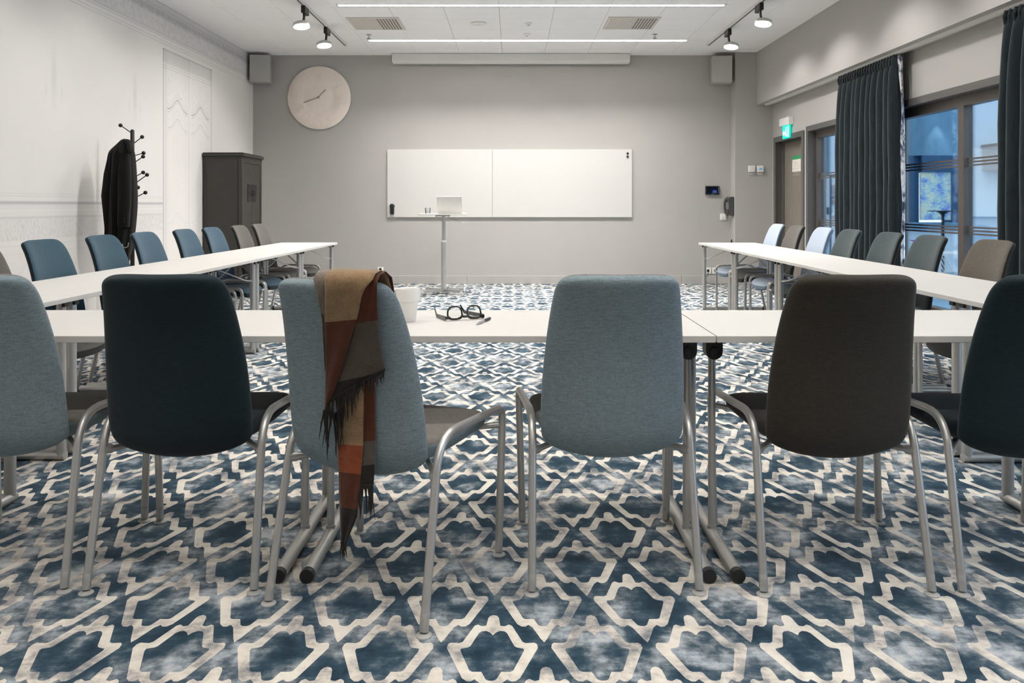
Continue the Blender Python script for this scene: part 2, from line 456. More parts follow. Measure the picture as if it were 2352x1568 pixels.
# ---- outside court behind the windows
def stucco(name, c, vary=.18, scale=2.5):
    m, nt, b = new_mat(name)
    k = E(nt, noise(nt, scale, 6, .7, stretch=(1, 1, .45)))
    nt.links.new(ramp(nt, k.s, [(.25, sh(c, 1-vary)), (.75, sh(c, 1+vary))]), b.inputs['Base Color']); b.inputs['Roughness'].default_value = .8
    return m
mt['courtfloor'] = stucco('court_paving', srgb(150, 180, 200), .1)
mt['courtblue'] = stucco('blue_stucco', srgb(104, 144, 170), .3)
mt['courtwhite'] = stucco('pale_render', srgb(220, 230, 235), .03)
mt['courttop'] = stucco('light_blue_panel', srgb(190, 207, 220), .03)
mt['courtdark'] = stucco('dark_blue_frame', srgb(48, 84, 116), .2)
mt['taupe'] = plain('taupe_block', srgb(170, 165, 165), .7)
YC = 13.0
def cx_(px, Y=YC): return (px-CX)/F*Y
def cz_(py, Y=YC): return CH-(py-HZ)/F*Y
struct(box_obj('floor_court', XO, 10.5, -4.0, YC+.6, -.15, -.002, mt['courtfloor']))
struct(box_obj('wall_court_side', 10.3, 10.5, -4.0, YC+.6, 0, 2.6, mt['courttop']))
cw = M()
cw.box(XO, 5.60, YC+.12, YC+.5, cz_(402), 3.7)                       # upper blue beside the door end
cw.box(5.9, cx_(2212), YC, YC+.5, cz_(357), 3.7)
struct(cw.build('wall_court_blue', mt['courtblue'], smooth=False))
struct(box_obj('wall_court_upper', 5.26, 5.9, YC+.04, YC+.5, cz_(402), 3.7, mt['courttop']))
cp = M().box(XO, 5.9, YC+.2, YC+.5, 0, cz_(402)).box(cx_(2212), 10.3, YC-.05, YC+.5, cz_(497), cz_(341)).box(5.9, cx_(2212), YC+.05, YC+.5, 0, cz_(512))
struct(cp.build('wall_court_pale', mt['courtwhite'], smooth=False))
cl = M().box(cx_(2212), 10.3, YC-.02, YC+.5, cz_(341), 3.7).box(cx_(2212), 10.3, YC-.02, YC+.5, 0, cz_(497))
struct(cl.build('wall_court_lightblue', mt['courttop'], smooth=False))
# recess with framed art panel
def art_mat():
    m, nt, b = new_mat('dotted_art_print')
    v = nt.nodes.new('ShaderNodeTexVoronoi'); v.inputs['Scale'].default_value = 46
    t = nt.nodes.new('ShaderNodeTexCoord'); nt.links.new(t.outputs['Object'], v.inputs['Vector'])
    n = E(nt, noise(nt, 4.5, 3, .5)); dts = E(nt, v.outputs['Distance'])
    k = (n*1.5-.25+(dts-.3)*.5).clamp()
    nt.links.new(ramp(nt, k.s, [(.15, srgb(50, 60, 150)), (.35, srgb(110, 120, 205)), (.5, srgb(150, 190, 215)), (.68, srgb(195, 215, 200)), (.85, srgb(225, 222, 190))]), b.inputs['Base Color'])
    nt.links.new(ramp(nt, k.s, [(.15, srgb(50, 60, 150)), (.5, srgb(150, 180, 225)), (.85, srgb(225, 222, 190))]), b.inputs['Emission Color']); b.inputs['Emission Strength'].default_value = .22
    return m
ar = empty('art_panel', (cx_(2150), YC, 0), 0, 'backlit blue, violet and cream dotted art panel in a dark blue frame', 'art panel')
x0, x1, z0, z1 = cx_(2116)-cx_(2150), cx_(2185)-cx_(2150), cz_(505), cz_(395)
M().box(x0, x1, .02, .06, z0, z1).build('print', art_mat(), ar, smooth=False)
f_ = M().box(cx_(2078)-cx_(2150), x0, .08, .3, z0-.06, cz_(357)).box(x1, cx_(2212)-cx_(2150), .0, .3, z0-.06, cz_(357)).box(x0, x1, -.02, .3, z1, cz_(357)).box(cx_(2088)-cx_(2150), cx_(2098)-cx_(2150), .0, .12, z0-.06, cz_(357))
f_.build('frame', mt['courtdark'], ar, smooth=False)
M().box(cx_(2078)-cx_(2150), cx_(2205)-cx_(2150), -.08, .1, z0-.12, z0-.04).build('ledge', mt['courtblue'], ar, smooth=False)
tp = empty('wall_box', (cx_(2290), YC-.25, cz_(365)), 0, 'taupe box projecting from the pale court wall', 'box')
M().box(-.28, .4, -.2, .2, -.2, .19).build('body', mt['taupe'], tp, smooth=False)
M().box(-.30, .42, -.22, .2, .19, .225).build('coping', mt['sash'], tp, smooth=False)
# wall washer
ww = empty('wall_washer', (cx_(2151), YC-.12, cz_(252)), 0, 'small bright spotlight high on the blue court wall', 'spotlight')
M().lathe([(.03, -.03), (.035, 0), (.035, .06), (.01, .07)], 14).build('housing', mt['blackm'], ww)
M().lathe([(.026, -.031), (.026, -.028)], 14).build('lamp_face', mt['emit_spot'], ww)
M().box(-.012, .012, .03, .13, .02, .045).build('arm', mt['blackm'], ww, smooth=False)
ld = bpy.data.lights.new('washer', 'SPOT'); ld.energy = 30; ld.spot_size = math.radians(50); ld.color = (1, .95, .85); ld.shadow_soft_size = .03
lo = bpy.data.objects.new('washer', ld); COL.objects.link(lo); lo.parent = ww; lo.location = (0, 0, -.05)
# glazed partition seen in the small window
gp = empty('court_partition', (0, YC+.1, 0), 0, 'pale glazed court partition with dark blue bars seen beside the exit door', 'partition')
for a, b_ in ((1880, 1893.5), (1897, 1911), (1913, 1932)):
    M().box(cx_(a), cx_(b_), 0, .05, .25, cz_(404)).build('panel', mt['courtwhite'], gp, smooth=False)
for a, b_ in ((1893.5, 1896.5), (1911, 1913.5)):
    M().box(cx_(a), cx_(b_), -.03, .08, .0, cz_(400)).build('bar', mt['courtdark'], gp, smooth=False)
for y_ in (450, 454, 496, 500):
    M().box(cx_(1911), cx_(1940), -.02, .0, cz_(y_+1.4), cz_(y_)).build('rail', mt['courtdark'], gp, smooth=False)
M().box(cx_(1915), cx_(1932), -.02, .0, cz_(470), cz_(459)).box(cx_(1915), cx_(1932), -.02, .0, cz_(447), cz_(424)).build('poster', mt['taupe'], gp, smooth=False)
M().box(cx_(1904), cx_(1908), -.02, .0, cz_(492), cz_(476)).build('plate', mt['courtdark'], gp, smooth=False)
M().box(cx_(1890), cx_(1940), -.3, .0, .1, .3).build('plinth', mt['courtblue'], gp, smooth=False)
# bar table
bt = empty('bar_table', (cx_(2165, 11.9), 11.9, 0), 0, 'tall black pedestal table with thin round top standing in the court', 'table')
M().lathe([(.21, 1.03), (.215, 1.036), (.21, 1.042)], 32).build('top', mt['blackm'], bt)
M().lathe([(.02, .94), (.03, .985), (.09, 1.03)], 20).build('collar', mt['blackm'], bt)
M().cyl((0, 0, .02), (0, 0, .95), .022).build('stem', mt['blackm'], bt)
M().lathe([(.18, 0), (.18, .012), (.03, .03)], 28).build('base', mt['blackm'], bt)
# low white table, vase, flower
lt = empty('low_table', (5.93, 11.0, 0), 0, 'low white table outside the glass', 'table')
M().box(-.5, .5, -.3, .3, .44, .47).build('top', mt['wplastic'], lt, smooth=False, bevel=.004)
for sx in (-1, 1):
    for sy in (-1, 1): M().cyl((sx*.45, sy*.25, 0), (sx*.45, sy*.25, .44), .015).build('leg', mt['wplastic'], lt)
va = empty('flower_vase', (5.57, 10.95, .47), 0, 'tiny glass vase with one purple flower on the low white table', 'vase')
M().lathe([(.022, 0), (.028, .03), (.02, .07), (.022, .075)], 16).build('glass', mt['lens'], va)
M().tube([(0, 0, .01), (.004, 0, .08), (0, 0, .15)], .003, 6).build('stem', plain('green_stem', srgb(60, 100, 60)), va)
mt['purple'] = plain('purple_petals', srgb(170, 40, 190), .6)
fl = M()
for k in range(14):
    a = 2*PI*k/14; c, s = math.cos(a), math.sin(a)
    fl._add([(0, 0, .15), (.03*c-.012*s, .03*s+.012*c, .165), (.065*c, .065*s, .172), (.03*c+.012*s, .03*s-.012*c, .165)], [(0, 1, 2, 3)])
fl.build('petals', mt['purple'], va, solid=.003)
# wire chair in the court
wc = empty('wire_chair', (5.30, 9.45, 0), math.radians(25), 'white wire lounge chair outside the glass', 'chair')
for k in range(9):
    x = -.22+.055*k
    M().tube(fillet([(x*.7, -.25, .36), (x, .18, .30), (x*1.1, .30, .47), (x*.75, .36, .62)], .04, 4), .006, 6).build('wire', mt['wplastic'], wc)
M().tube(fillet([(-.154, -.25, .36), (-.22, .18, .30), (-.245, .30, .47), (-.165, .36, .62), (.165, .36, .62), (.245, .30, .47), (.22, .18, .30), (.154, -.25, .36), (-.154, -.25, .36)], .03, 3), .009, 6).build('rim', mt['wplastic'], wc)
for sx in (-1, 1):
    M().tube(fillet([(sx*.15, -.22, .355), (sx*.2, -.24, 0), (sx*.2, .28, 0), (sx*.2, .15, .31)], .03, 3), .008, 6).build('leg', mt['wplastic'], wc)

# ---- windows
mt['stripe'] = plain('grey_brown_film', srgb(92, 86, 84), .6)
def window(name, y0, y1, mulls):
    e = empty(name, (XR, 0, 0)); e['kind'] = 'structure'
    c = .062
    k = M().box(-.012, .0, y0, y0+c, WZ0+.05, WZ1-c).box(-.012, .0, y1-c, y1, WZ0+.05, WZ1-c).box(-.012, .0, y0, y1, WZ1-c, WZ1).box(-.012, 0, y0, y1, WZ0, WZ0+.05)
    k.box(.0005, .10, y0, y0+.02, WZ0+.03, WZ1-c).box(.0005, .10, y1-c, y1, WZ0+.03, WZ1-c).box(.0005, .10, y0, y1, WZ1-c, WZ1).box(.0005, .10, y0, y1, WZ0, WZ0+.03)
    k.build('window_casing', mt['frame'], e, smooth=False)
    a0, a1, zt = y0+.02, y1-c, WZ1-c
    zl, zh = WZ0+.12, zt-.085
    s_ = M().box(.085, .16, a0, a0+.07, zl, zh).box(.085, .16, a1-.06, a1, zl, zh).box(.085, .16, a0, a1, zh, zt).box(.085, .16, a0, a1, WZ0+.03, zl)
    for m0, m1 in mulls: s_.box(.085, .16, m0, m1, zl, zh)
    s_.build('sash', mt['sash'], e, smooth=False)
    edges = [a0+.07]+[v for m_ in sorted(mulls) for v in m_]+[a1-.06]
    for p0, p1 in zip(edges[0::2], edges[1::2]):
        g_ = M().box(.128, .134, p0, p1, WZ0+.12, zt-.085).build('pane', mt['pane'], e, smooth=False)
        for z_ in (1.50, 1.473, 1.446, .935, .908, .881):
            M().box(.124, .127, p0, p1, z_, z_+.014).build('frosted_stripe', mt['stripe'], g_, smooth=False)
    return e
window('window_1', W1[0], W1[1], [])
window('window_2', W2[0], W2[1], [(6.53, 6.614)])
window('window_added', W_ADDED[0], W_ADDED[1], [(2.1, 2.184)])  # out of view, added to bring fill daylight into the room

# ---- door
dr = empty('door_1', (XR, 0, 0)); dr['kind'] = 'structure'
k = M()
for a, b_ in ((DY0, DY0+.072), (DY1-.072, DY1)): k.box(-.015, 0, a, b_, 0, DZ); k.box(0, .2, a+.025, b_-.025, 0, DZ-.03)
k.box(-.015, 0, DY0+.072, DY1-.072, DZ-.072, DZ); k.box(0, .2, DY0+.05, DY1-.05, DZ-.05, DZ-.02)
k.build('door_casing', mt['frame'], dr, smooth=False, bevel=.002)
k = M().box(.09, .13, DY0+.045, DY0+.085, 0, DZ-.09).box(.09, .13, DY1-.085, DY1-.045, 0, DZ-.09).box(.09, .13, DY0+.045, DY1-.045, DZ-.09, DZ-.05)
k.build('door_stop', mt['frame'], dr, smooth=False)
def doorwood():
    m, nt, b = new_mat('grey_brown_veneer')
    k = E(nt, noise(nt, 9, 5, .6, stretch=(1, 14, .6)))
    nt.links.new(ramp(nt, k.s, [(.3, srgb(112, 104, 96)), (.7, srgb(138, 130, 121))]), b.inputs['Base Color']); b.inputs['Roughness'].default_value = .55
    return m
M().box(.115, .155, DY0+.06, DY1-.06, .005, DZ-.06).build('door_leaf', doorwood(), dr, smooth=False)
hd = M().box(.108, .116, DY0+.11, DY0+.15, .98, 1.12); hd.cyl((.115, DY0+.13, 1.06), (.06, DY0+.13, 1.06), .009).cyl((.062, DY0+.125, 1.06), (.062, DY0+.25, 1.06), .009)
hd.build('door_handle', mt['alu'], dr)
# evacuation notice on the door
nY0, nY1 = XR*F/(1821-CX)*1.03, XR*F/(1839.5-CX)*1.03
xd = XR+.113
na, nb_ = xd*F/(1820-CX), xd*F/(1839.5-CX)
zt_, zb_ = CH+(471-357)/F*((na+nb_)/2), CH+(471-394)/F*((na+nb_)/2)
nn = empty('door_notice', (xd, (na+nb_)/2, (zt_+zb_)/2), 0, 'white paper notice with green heading taped to the exit door', 'notice')
hw, hh = abs(na-nb_)/2, (zt_-zb_)/2
M().box(-.002, .001, -hw, hw, -hh, hh).build('sheet', plain('notice_paper', srgb(232, 226, 216), .7, vary=.02), nn, smooth=False)
M().box(-.003, -.002, -hw, hw, hh-.05, hh).build('green_heading', plain('green_print', srgb(50, 150, 95), .7), nn, smooth=False)
gl_ = M()
for i in range(7): gl_.box(-.0027, -.002, -hw+.03, hw-.03-.02*(i % 3), hh-.09-.028*i, hh-.084-.028*i)
gl_.build('printed_lines', plain('grey_print', srgb(190, 184, 174), .7), nn, smooth=False)

# ---- exit sign over the door
c0 = px_(1812, 268, XR-.06)
ex = empty('exit_sign', (XR, c0.y, 0), 0, 'lit green emergency exit sign under a white housing above the door', 'exit sign')
zt_, zb_ = CH+(471-267)/F*c0.y, CH+(471-281)/F*c0.y
yl = XR*F/(1796-CX)-c0.y
M().box(-.065, -.001, 0, .36, zt_-.10, zt_).build('housing', mt['wplastic'], ex, smooth=False, bevel=.006)
M().box(-.04, -.02, .05, .30, zt_-.27, zt_-.10).build('panel', emit('exit_green', srgb(0, 175, 150), 1.5), ex, smooth=False)
wh = emit('exit_white', (1, 1, 1, 1), 1.6)
pk = M().box(-.0415, -.04, .065, .10, zt_-.255, zt_-.115)            # doorway
pk._add([(-.0415, .28, zt_-.20), (-.0415, .24, zt_-.16), (-.0415, .24, zt_-.185), (-.0415, .205, zt_-.185), (-.0415, .205, zt_-.215), (-.0415, .24, zt_-.215), (-.0415, .24, zt_-.24)], [tuple(range(7))])
pk.cyl((-.0415, .165, zt_-.135), (-.040, .165, zt_-.135), .013, n=10)
pk._add([(-.0415, .185, zt_-.15), (-.0415, .15, zt_-.155), (-.0415, .145, zt_-.205), (-.0415, .125, zt_-.25), (-.0415, .14, zt_-.255), (-.0415, .165, zt_-.21), (-.0415, .19, zt_-.25), (-.0415, .2, zt_-.24), (-.0415, .18, zt_-.2)], [tuple(range(9))])
pk.build('pictogram', wh, ex, smooth=False)

# ---- curtain rail and curtains
rl = empty('curtain_rail', (3.52, 0, 0), 0, 'long white curtain rail fixed under the grey soffit', 'curtain rail')
M().box(-.022, .022, YN+.1, YP-.12, 2.503, ZS).build('track', mt['offwhite'], rl, smooth=False)
def curtain_mat():
    m, nt, b = new_mat('dark_teal_velvet')
    k = E(nt, noise(nt, 40, 3, .6, stretch=(1, 1, .2)))
    nt.links.new(ramp(nt, k.s, [(.3, srgb(22, 32, 35)), (.7, srgb(34, 45, 48))]), b.inputs['Base Color'])
    b.inputs['Roughness'].default_value = .85; b.inputs['Specular IOR Level'].default_value = .25; b.inputs['Sheen Weight'].default_value = .25
    return m
def lining_mat():
    m, nt, b = new_mat('patterned_lining')
    k = E(nt, noise(nt, 26, 4, .6, stretch=(1, 1, .45)))
    nt.links.new(ramp(nt, k.s, [(.42, srgb(50, 55, 75)), (.5, srgb(150, 152, 165)), (.58, srgb(225, 224, 226))]), b.inputs['Base Color']); b.inputs['Roughness'].default_value = .8
    return m
CM = curtain_mat(); LM = lining_mat()
def curtain(y0, y1, label, seed, spread=.05):
    rnd = random.Random(seed); e = empty('curtain', (3.50, (y0+y1)/2, 0), 0, label, 'curtain', 'dark curtains by the windows')
    W_ = y1-y0; nf_ = int(W_/.115); nc = nf_*10+1
    ph = [rnd.uniform(-.5, .5) for _ in range(nf_+2)]; am = [rnd.uniform(.6, 1.25) for _ in range(nf_+2)]
    rows = []
    zs_ = [2.497, 2.47, 2.44, 2.40, 2.36, 2.30, 2.2, 2.0, 1.7, 1.4, 1.1, .8, .5, .25, .03]
    for z in zs_:
        t = (2.497-z)/2.467; row = []
        for j in range(nc):
            s = j/(nc-1); fi = s*nf_; i = min(int(fi), nf_); fr = fi-i
            a = am[i]*(1-fr)+am[i+1]*fr; p = ph[i]*(1-fr)+ph[i+1]*fr
            d = .016+.040*min(1, t*7)
            if 2.36 < z < 2.48: d *= .75
            x = d*a*math.sin(2*PI*fi+p*min(1, t*2.0))+.008*math.sin(9*z+fi*1.3)*min(1, t*3)
            yy = (s-.5)*(W_*(.965+.07*min(1, t*3))) + .012*math.cos(2*PI*fi+p)*min(1, t*5)
            row.append((x, yy, z))
        rows.append(row)
    M().grid(rows).build('cloth', CM, e, angle=180, solid=.004, sub=1)
    # gathered heading tape
    hd_ = M()
    for k in range(nf_*2): hd_.tube([(-.018, (k/(nf_*2)-.5)*W_*.97+.02, 2.495), (-.034, (k/(nf_*2)-.5)*W_*.97+.012, 2.45), (-.022, (k/(nf_*2)-.5)*W_*.97+.028, 2.40)], [.008, .011, .004], 6)
    hd_.build('pleat_heading', CM, e)
    lr = []
    for z in zs_:
        t = (2.497-z)/2.467
        lr.append([(.02+.012*math.sin(7*z), -W_/2*(.965+.07*min(1, t*3))-.002, z), (.045+.01*math.sin(5*z+1), -W_/2*(.965+.07*min(1, t*3))-.008-.004*math.sin(11*z), z), (.06, -W_/2*(.965+.07*min(1, t*3))+.012, z)])
    M().grid(lr).build('lining_edge', LM, e, angle=180, solid=.003)
    return e
curtain(7.17, 8.46, 'dark teal velvet curtain gathered between the two windows, beside the exit door', 3)
curtain(4.35, 5.63, 'dark teal velvet curtain hanging over the window furthest from the whiteboard', 8)

# ================================================================== FIXED THINGS ON WALLS AND CEILING
# whiteboard
bx0, bx1, bz0, bz1 = [(px-CX)/F*YB for px in (890, 1451)]+[CH-(498.5-HZ)/F*YB, CH+(HZ-343.5)/F*YB]
wb = empty('whiteboard', ((bx0+bx1)/2, YB, bz0), 0, 'wide frameless whiteboard of two panels on the grey wall', 'whiteboard')
hw, hh, sm = (bx1-bx0)/2, bz1-bz0, (1131-CX)/F*YB-(bx0+bx1)/2
for a, b_ in ((-hw, sm-.0015), (sm+.0015, hw)):
    M().box(a, b_, -.024, -.001, 0, hh).build('panel', [mt['board']], wb, smooth=False, bevel=.002)
M().box(-hw, hw, -.022, -.001, -.006, 0).build('bottom_edge', mt['alu'], wb, smooth=False)
for k, yy in enumerate((352, 359.5)):
    p = py_(1441.5, yy, YB-.026)
    mg = M().lathe([(.016, 0), (.016, .008), (.012, .011)], 18, Matrix.Translation(p) @ Matrix.Rotation(PI/2, 4, 'X')).build('magnet', mt['blackp'])
    tag(mg, 'small round black magnet, %s of the pair in the whiteboard corner' % ('upper', 'lower')[k], 'magnet', 'whiteboard magnets')
p = py_(901, 481, YB-.026)
er = empty('board_eraser', p, 0, 'black handheld whiteboard eraser holder stuck low on the whiteboard', 'eraser')
M().box(-.028, .028, -.03, 0, -.07, .05).build('body', mt['blackp'], er, bevel=.012)
M().lathe([(.034, 0), (.034, .03), (.022, .042)], 20, Matrix.Translation((0, 0, .05)) @ Matrix.Rotation(PI/2, 4, 'X')).build('cap', mt['blackp'], er)

# projection screen case
sc = empty('projection_screen', (0, 11.14, ZC-.004), 0, 'long off-white retracted projection screen case under the ceiling', 'projection screen')
x0, x1 = (901-CX)/F*11.1, (1446-CX)/F*11.1
poly = [(-.03, 0), (.12, 0), (.12, -.128), (.02, -.128), (-.03, -.10)]
k = M(); k.prism(poly, x0, x1, lambda u, v, w_: (w_, u, v)); k.build('case', mt['offwhite'], sc, smooth=False, bevel=.004)
M().box(x0+.03, x1-.03, .02, .035, -.136, -.124).build('screen_bar', mt['offwhite'], sc, smooth=False)
M().box(x0-.006, x0+.004, -.032, .122, -.124, 0).build('end_cap', mt['wplastic'], sc, smooth=False)
M().box(x1-.004, x1+.006, -.032, .122, -.124, 0).build('end_cap', mt['wplastic'], sc, smooth=False)

# clock
cp_ = py_(734, 225, YB)
ck = empty('wall_clock', (cp_.x, YB, cp_.z), 0, 'large round cream wall clock with embossed roman numerals', 'clock')
R_ = 72.5/F*YB
mt['clock'] = plain('cream_ceramic', srgb(244, 231, 220), .6, vary=.03, scale=5)
RX = Matrix.Rotation(PI/2, 4, 'X')
M().lathe([(R_*.93, .005), (R_, .018), (R_, .026), (R_*.985, .036), (R_*.75, .056), (R_*.56, .062), (R_*.545, .058), (R_*.40, .058), (R_*.385, .062), (.001, .066)], 72, RX).build('face', mt['clock'], ck, angle=50)
tk = M()
for i in range(60):
    a = 2*PI*i/60
    tk.box(-R_*.10, R_*.10, -.006, .006, -.006, .0055, mat=RX @ Matrix.Rotation(a, 4, 'Z') @ Matrix.Translation((R_*.80, 0, .0515)) @ Matrix.Rotation(math.radians(10.8), 4, 'Y'))
tk.build('minute_ridges', mt['clock'], ck, smooth=False)
NUM = ['XII', 'I', 'II', 'III', 'IV', 'V', 'VI', 'VII', 'VIII', 'IX', 'X', 'XI']
for i, s_ in enumerate(NUM):
    a = -2*PI*i/12; base = RX @ Matrix.Rotation(a, 4, 'Z') @ Matrix.Translation((0, R_*.62, .060))
    wd = {'I': .018, 'V': .034, 'X': .036}; tot = sum(wd[c] for c in s_); x = -tot/2; nm_ = M()
    for c in s_:
        xc = x+wd[c]/2; x += wd[c]
        for sl, dx in {'I': [(0, 0)], 'V': [(.16, -.007), (-.16, .007)], 'X': [(.3, 0), (-.3, 0)]}[c]:
            nm_.box(-.003, .003, -.038, .038, -.008, .006, mat=base @ Matrix.Translation((xc+dx, 0, 0)) @ Matrix.Rotation(sl, 4, 'Z'))
    nm_.build('numeral', mt['clock'], ck, smooth=False)
mt['hand'] = plain('grey_clock_hand', srgb(150, 142, 134), .5)
for ang, ln in ((math.radians(43), .15), (math.radians(250), .22)):        # clockwise from twelve
    M().box(-.005, .005, -.01, ln, .074, .078, mat=RX @ Matrix.Rotation(-ang, 4, 'Z')).build('hand', mt['hand'], ck, smooth=False)
M().lathe([(.014, .062), (.014, .08), (.008, .083)], 16, RX).build('hub', mt['hand'], ck)

# corner loudspeakers
def wall_speaker(cx, cz, w_, h_, rz, label):
    e = empty('wall_speaker', cx, rz, label, 'loudspeaker', 'corner loudspeakers')
    M().box(-w_/2, w_/2, -.09, .09, -h_/2, h_/2).build('enclosure', mt['speaker'], e, bevel=.006)
    M().box(-w_/2+.008, w_/2-.008, -.096, -.088, -h_/2+.008, h_/2-.008).build('grille', mt['speaker'], e, smooth=False)
    M().box(-.03, .03, .085, .16, -.04, .04).build('bracket', mt['blackm'], e, smooth=False)
    return e
p = py_(604.5, 158.5, 11.08)
wall_speaker((XL+.165, 11.10, p.z), 0, .275, .375, math.radians(10), 'light grey box loudspeaker in the corner by the mural wall')
p = py_(1658, 160.5, 11.08)
wall_speaker((p.x, 11.10, p.z), 0, .275, .375, math.radians(-8), 'light grey box loudspeaker beside the grey pillar')

# track spots
def track(xt, y1, heads, side, label_t, labels):
    tr_ = empty('lighting_track', (xt, 0, ZC), 0, label_t, 'lighting track')
    M().box(-.018, .018, YN+.4, y1, -.034, 0).build('rail', mt['offwhite'], tr_, smooth=False)
    M().box(-.006, .006, YN+.42, y1-.02, -.036, -.033).build('groove', mt['darkrail'], tr_, smooth=False)
    M().box(-.02, .02, y1-.004, y1+.03, -.036, 0).build('end_cap', mt['wplastic'], tr_, smooth=False)
    for yh, lb in zip(heads, labels):
        h = empty('track_spotlight', (xt, yh, ZC-.034), 0, lb, 'spotlight', 'track spotlights')
        M().box(-.022, .022, -.085, .085, -.075, 0).build('adapter', mt['blackm'], h, smooth=False, bevel=.004)
        M().tube(fillet([(0, -.04, -.07), (0, -.04, -.13), (.012*side, -.06, -.19)], .03, 4), .013, 8).build('arm', mt['blackm'], h)
        RR = Matrix.Translation((.018*side, -.075, -.205)) @ Matrix.Rotation(math.radians(8)*side, 4, 'Y') @ Matrix.Rotation(math.radians(-10), 4, 'X')
        M().lathe([(.03, .03), (.075, .02), (.088, .01), (.09, -.018), (.084, -.022), (.080, -.012), (.001, -.012)], 32, RR).build('head', mt['alu'], h, angle=50)
        M().lathe([(.078, -.016), (.001, -.016)], 28, RR).build('lens', mt['emit_spot'], h)
        l_ = bpy.data.lights.new('spot_lamp', 'SPOT'); l_.energy = SPOT_POWER; l_.spot_size = math.radians(110); l_.spot_blend = .6; l_.shadow_soft_size = .07; l_.color = (1, .975, .95)
        q = bpy.data.objects.new('spot_lamp', l_); COL.objects.link(q); q.parent = h; q.location = (.018*side, -.075, -.235); q.rotation_euler = (0, math.radians(-34)*side, 0)
hl = [9.40, 8.40, 6.9, 5.4, 3.9, 2.4, .9]  # heads after the first two are out of view, added for lighting
track(-2.20, 10.43, hl, -1, 'white ceiling lighting track running along the mural wall side', ['round black armed track spotlight on the mural side track, %s from the whiteboard wall' % n for n in ('first', 'second', 'third', 'fourth', 'fifth', 'sixth', 'seventh')])
track(2.59, 10.43, [9.48, 8.28]+hl[2:], 1, 'white ceiling lighting track running along the window side', ['round black armed track spotlight on the window side track, %s from the whiteboard wall' % n for n in ('first', 'second', 'third', 'fourth', 'fifth', 'sixth', 'seventh')])

# ceiling vents, speaker, detectors, sprinklers
def vent(xa, xb, ya, yb, label):
    e = empty('ceiling_vent', ((xa+xb)/2, (ya+yb)/2, ZC), 0, label, 'ceiling vent', 'square perforated ceiling vents')
    w_, d_ = (xb-xa)/2, (yb-ya)/2
    M().box(-w_, w_, -d_, d_, -.012, .0).build('plate', plain('vent_plate', srgb(214, 208, 200), .6, vary=.01), e, smooth=False, bevel=.004)
    s1, s2 = M(), M()
    for i in range(16):
        for j in range(9):
            x = -w_+.03+(2*w_-.06)*(i+.5)/16; y = -d_+.03+(2*d_-.06)*(j+.5)/9
            (s1 if i >= 9 else s2).box(x-.010, x+.010, y-.022, y+.022, -.0135, -.011)
    o = s1.build('open_slots', plain('vent_slot_dark', srgb(120, 112, 104), .8), e, smooth=False); o['kind'] = 'stuff'
    o = s2.build('closed_slots', plain('vent_slot_pale', srgb(200, 193, 184), .8), e, smooth=False); o['kind'] = 'stuff'
a, b_ = pz(815, 66.5, ZC), pz(930, 66.5, ZC)
vent(a.x+.01, b_.x+.01, a.y-.60, a.y, 'square perforated ceiling vent on the mural side')
a, b_ = pz(1382, 65.5, ZC), pz(1496, 65.5, ZC)
vent(a.x+.01, b_.x+.01, a.y-.60, a.y, 'square perforated ceiling vent on the window side')
p = pz(1099, 54, ZC)
e = empty('ceiling_speaker', p, 0, 'round flush grey loudspeaker grille in the ceiling', 'ceiling speaker')
M().lathe([(.085, 0), (.095, -.002), (.10, -.006), (.085, -.008)], 32).build('rim', mt['wplastic'], e)
M().lathe([(.086, -.006), (.001, -.007)], 32).build('grille', plain('lavender_grille', srgb(196, 196, 206), .7, scale=300), e)
for px, py, lb in ((1214, 53, 'small round white detector in the ceiling nearer the room centre'), (1210, 78, 'small round white detector in the ceiling nearer the projection screen')):
    e = empty('ceiling_detector', pz(px, py, ZC), 0, lb, 'detector', 'ceiling detectors')
    M().lathe([(.04, 0), (.04, -.008), (.02, -.02), (.001, -.02)], 24).build('body', mt['wplastic'], e)
    M().lathe([(.012, -.019), (.012, -.028), (.001, -.03)], 14).build('sensor', mt['speaker'], e)
for px, py, lb in ((847, 79.5, 'chrome fire sprinkler by the mural side ceiling vent'), (1504, 78.5, 'chrome fire sprinkler by the window side ceiling vent')):
    e = empty('fire_sprinkler', pz(px, py, ZC), 0, lb, 'sprinkler', 'fire sprinklers')
    M().lathe([(.035, 0), (.035, -.004), (.01, -.008), (.009, -.045)], 18).build('stem', mt['chrome'], e)
    M().lathe([(.001, -.05), (.026, -.05), (.026, -.054), (.001, -.054)], 18).build('deflector', mt['chrome'], e)
    M().tube([(.008, 0, -.03), (.014, 0, -.04), (.004, 0, -.052)], .0025, 6).tube([(-.008, 0, -.03), (-.014, 0, -.04), (-.004, 0, -.052)], .0025, 6).build('yoke', mt['chrome'], e)

# wall controls
p = py_(1635.5, 437, YB)
e = empty('touch_panel', p, 0, 'black wall touch panel with a dim blue screen', 'touch panel')
M().box(-.10, .10, -.03, 0, -.062, .062).build('body', mt['blackp'], e, bevel=.006)
M().box(-.085, .075, -.032, -.03, -.045, .048).build('screen', plain('dim_screen', srgb(14, 20, 34), .12, vary=.3, scale=12), e, smooth=False)
M().box(.0, .06, -.0325, -.032, -.04, .0).build('screen_image', emit('blue_screen', srgb(40, 75, 140), .25), e, smooth=False)
kb = M()
for i in range(4): kb.box(.082, .09, -.032, -.03, -.035+.022*i, -.025+.022*i)
kb.build('side_keys', mt['alu'], e, smooth=False)
M().box(-.018, .018, -.0325, -.03, -.057, -.051).build('badge', mt['alu'], e, smooth=False)
p = py_(1661, 498, YB)
e = empty('wall_plate', p, 0, 'white double light switch below the wall telephone', 'switch')
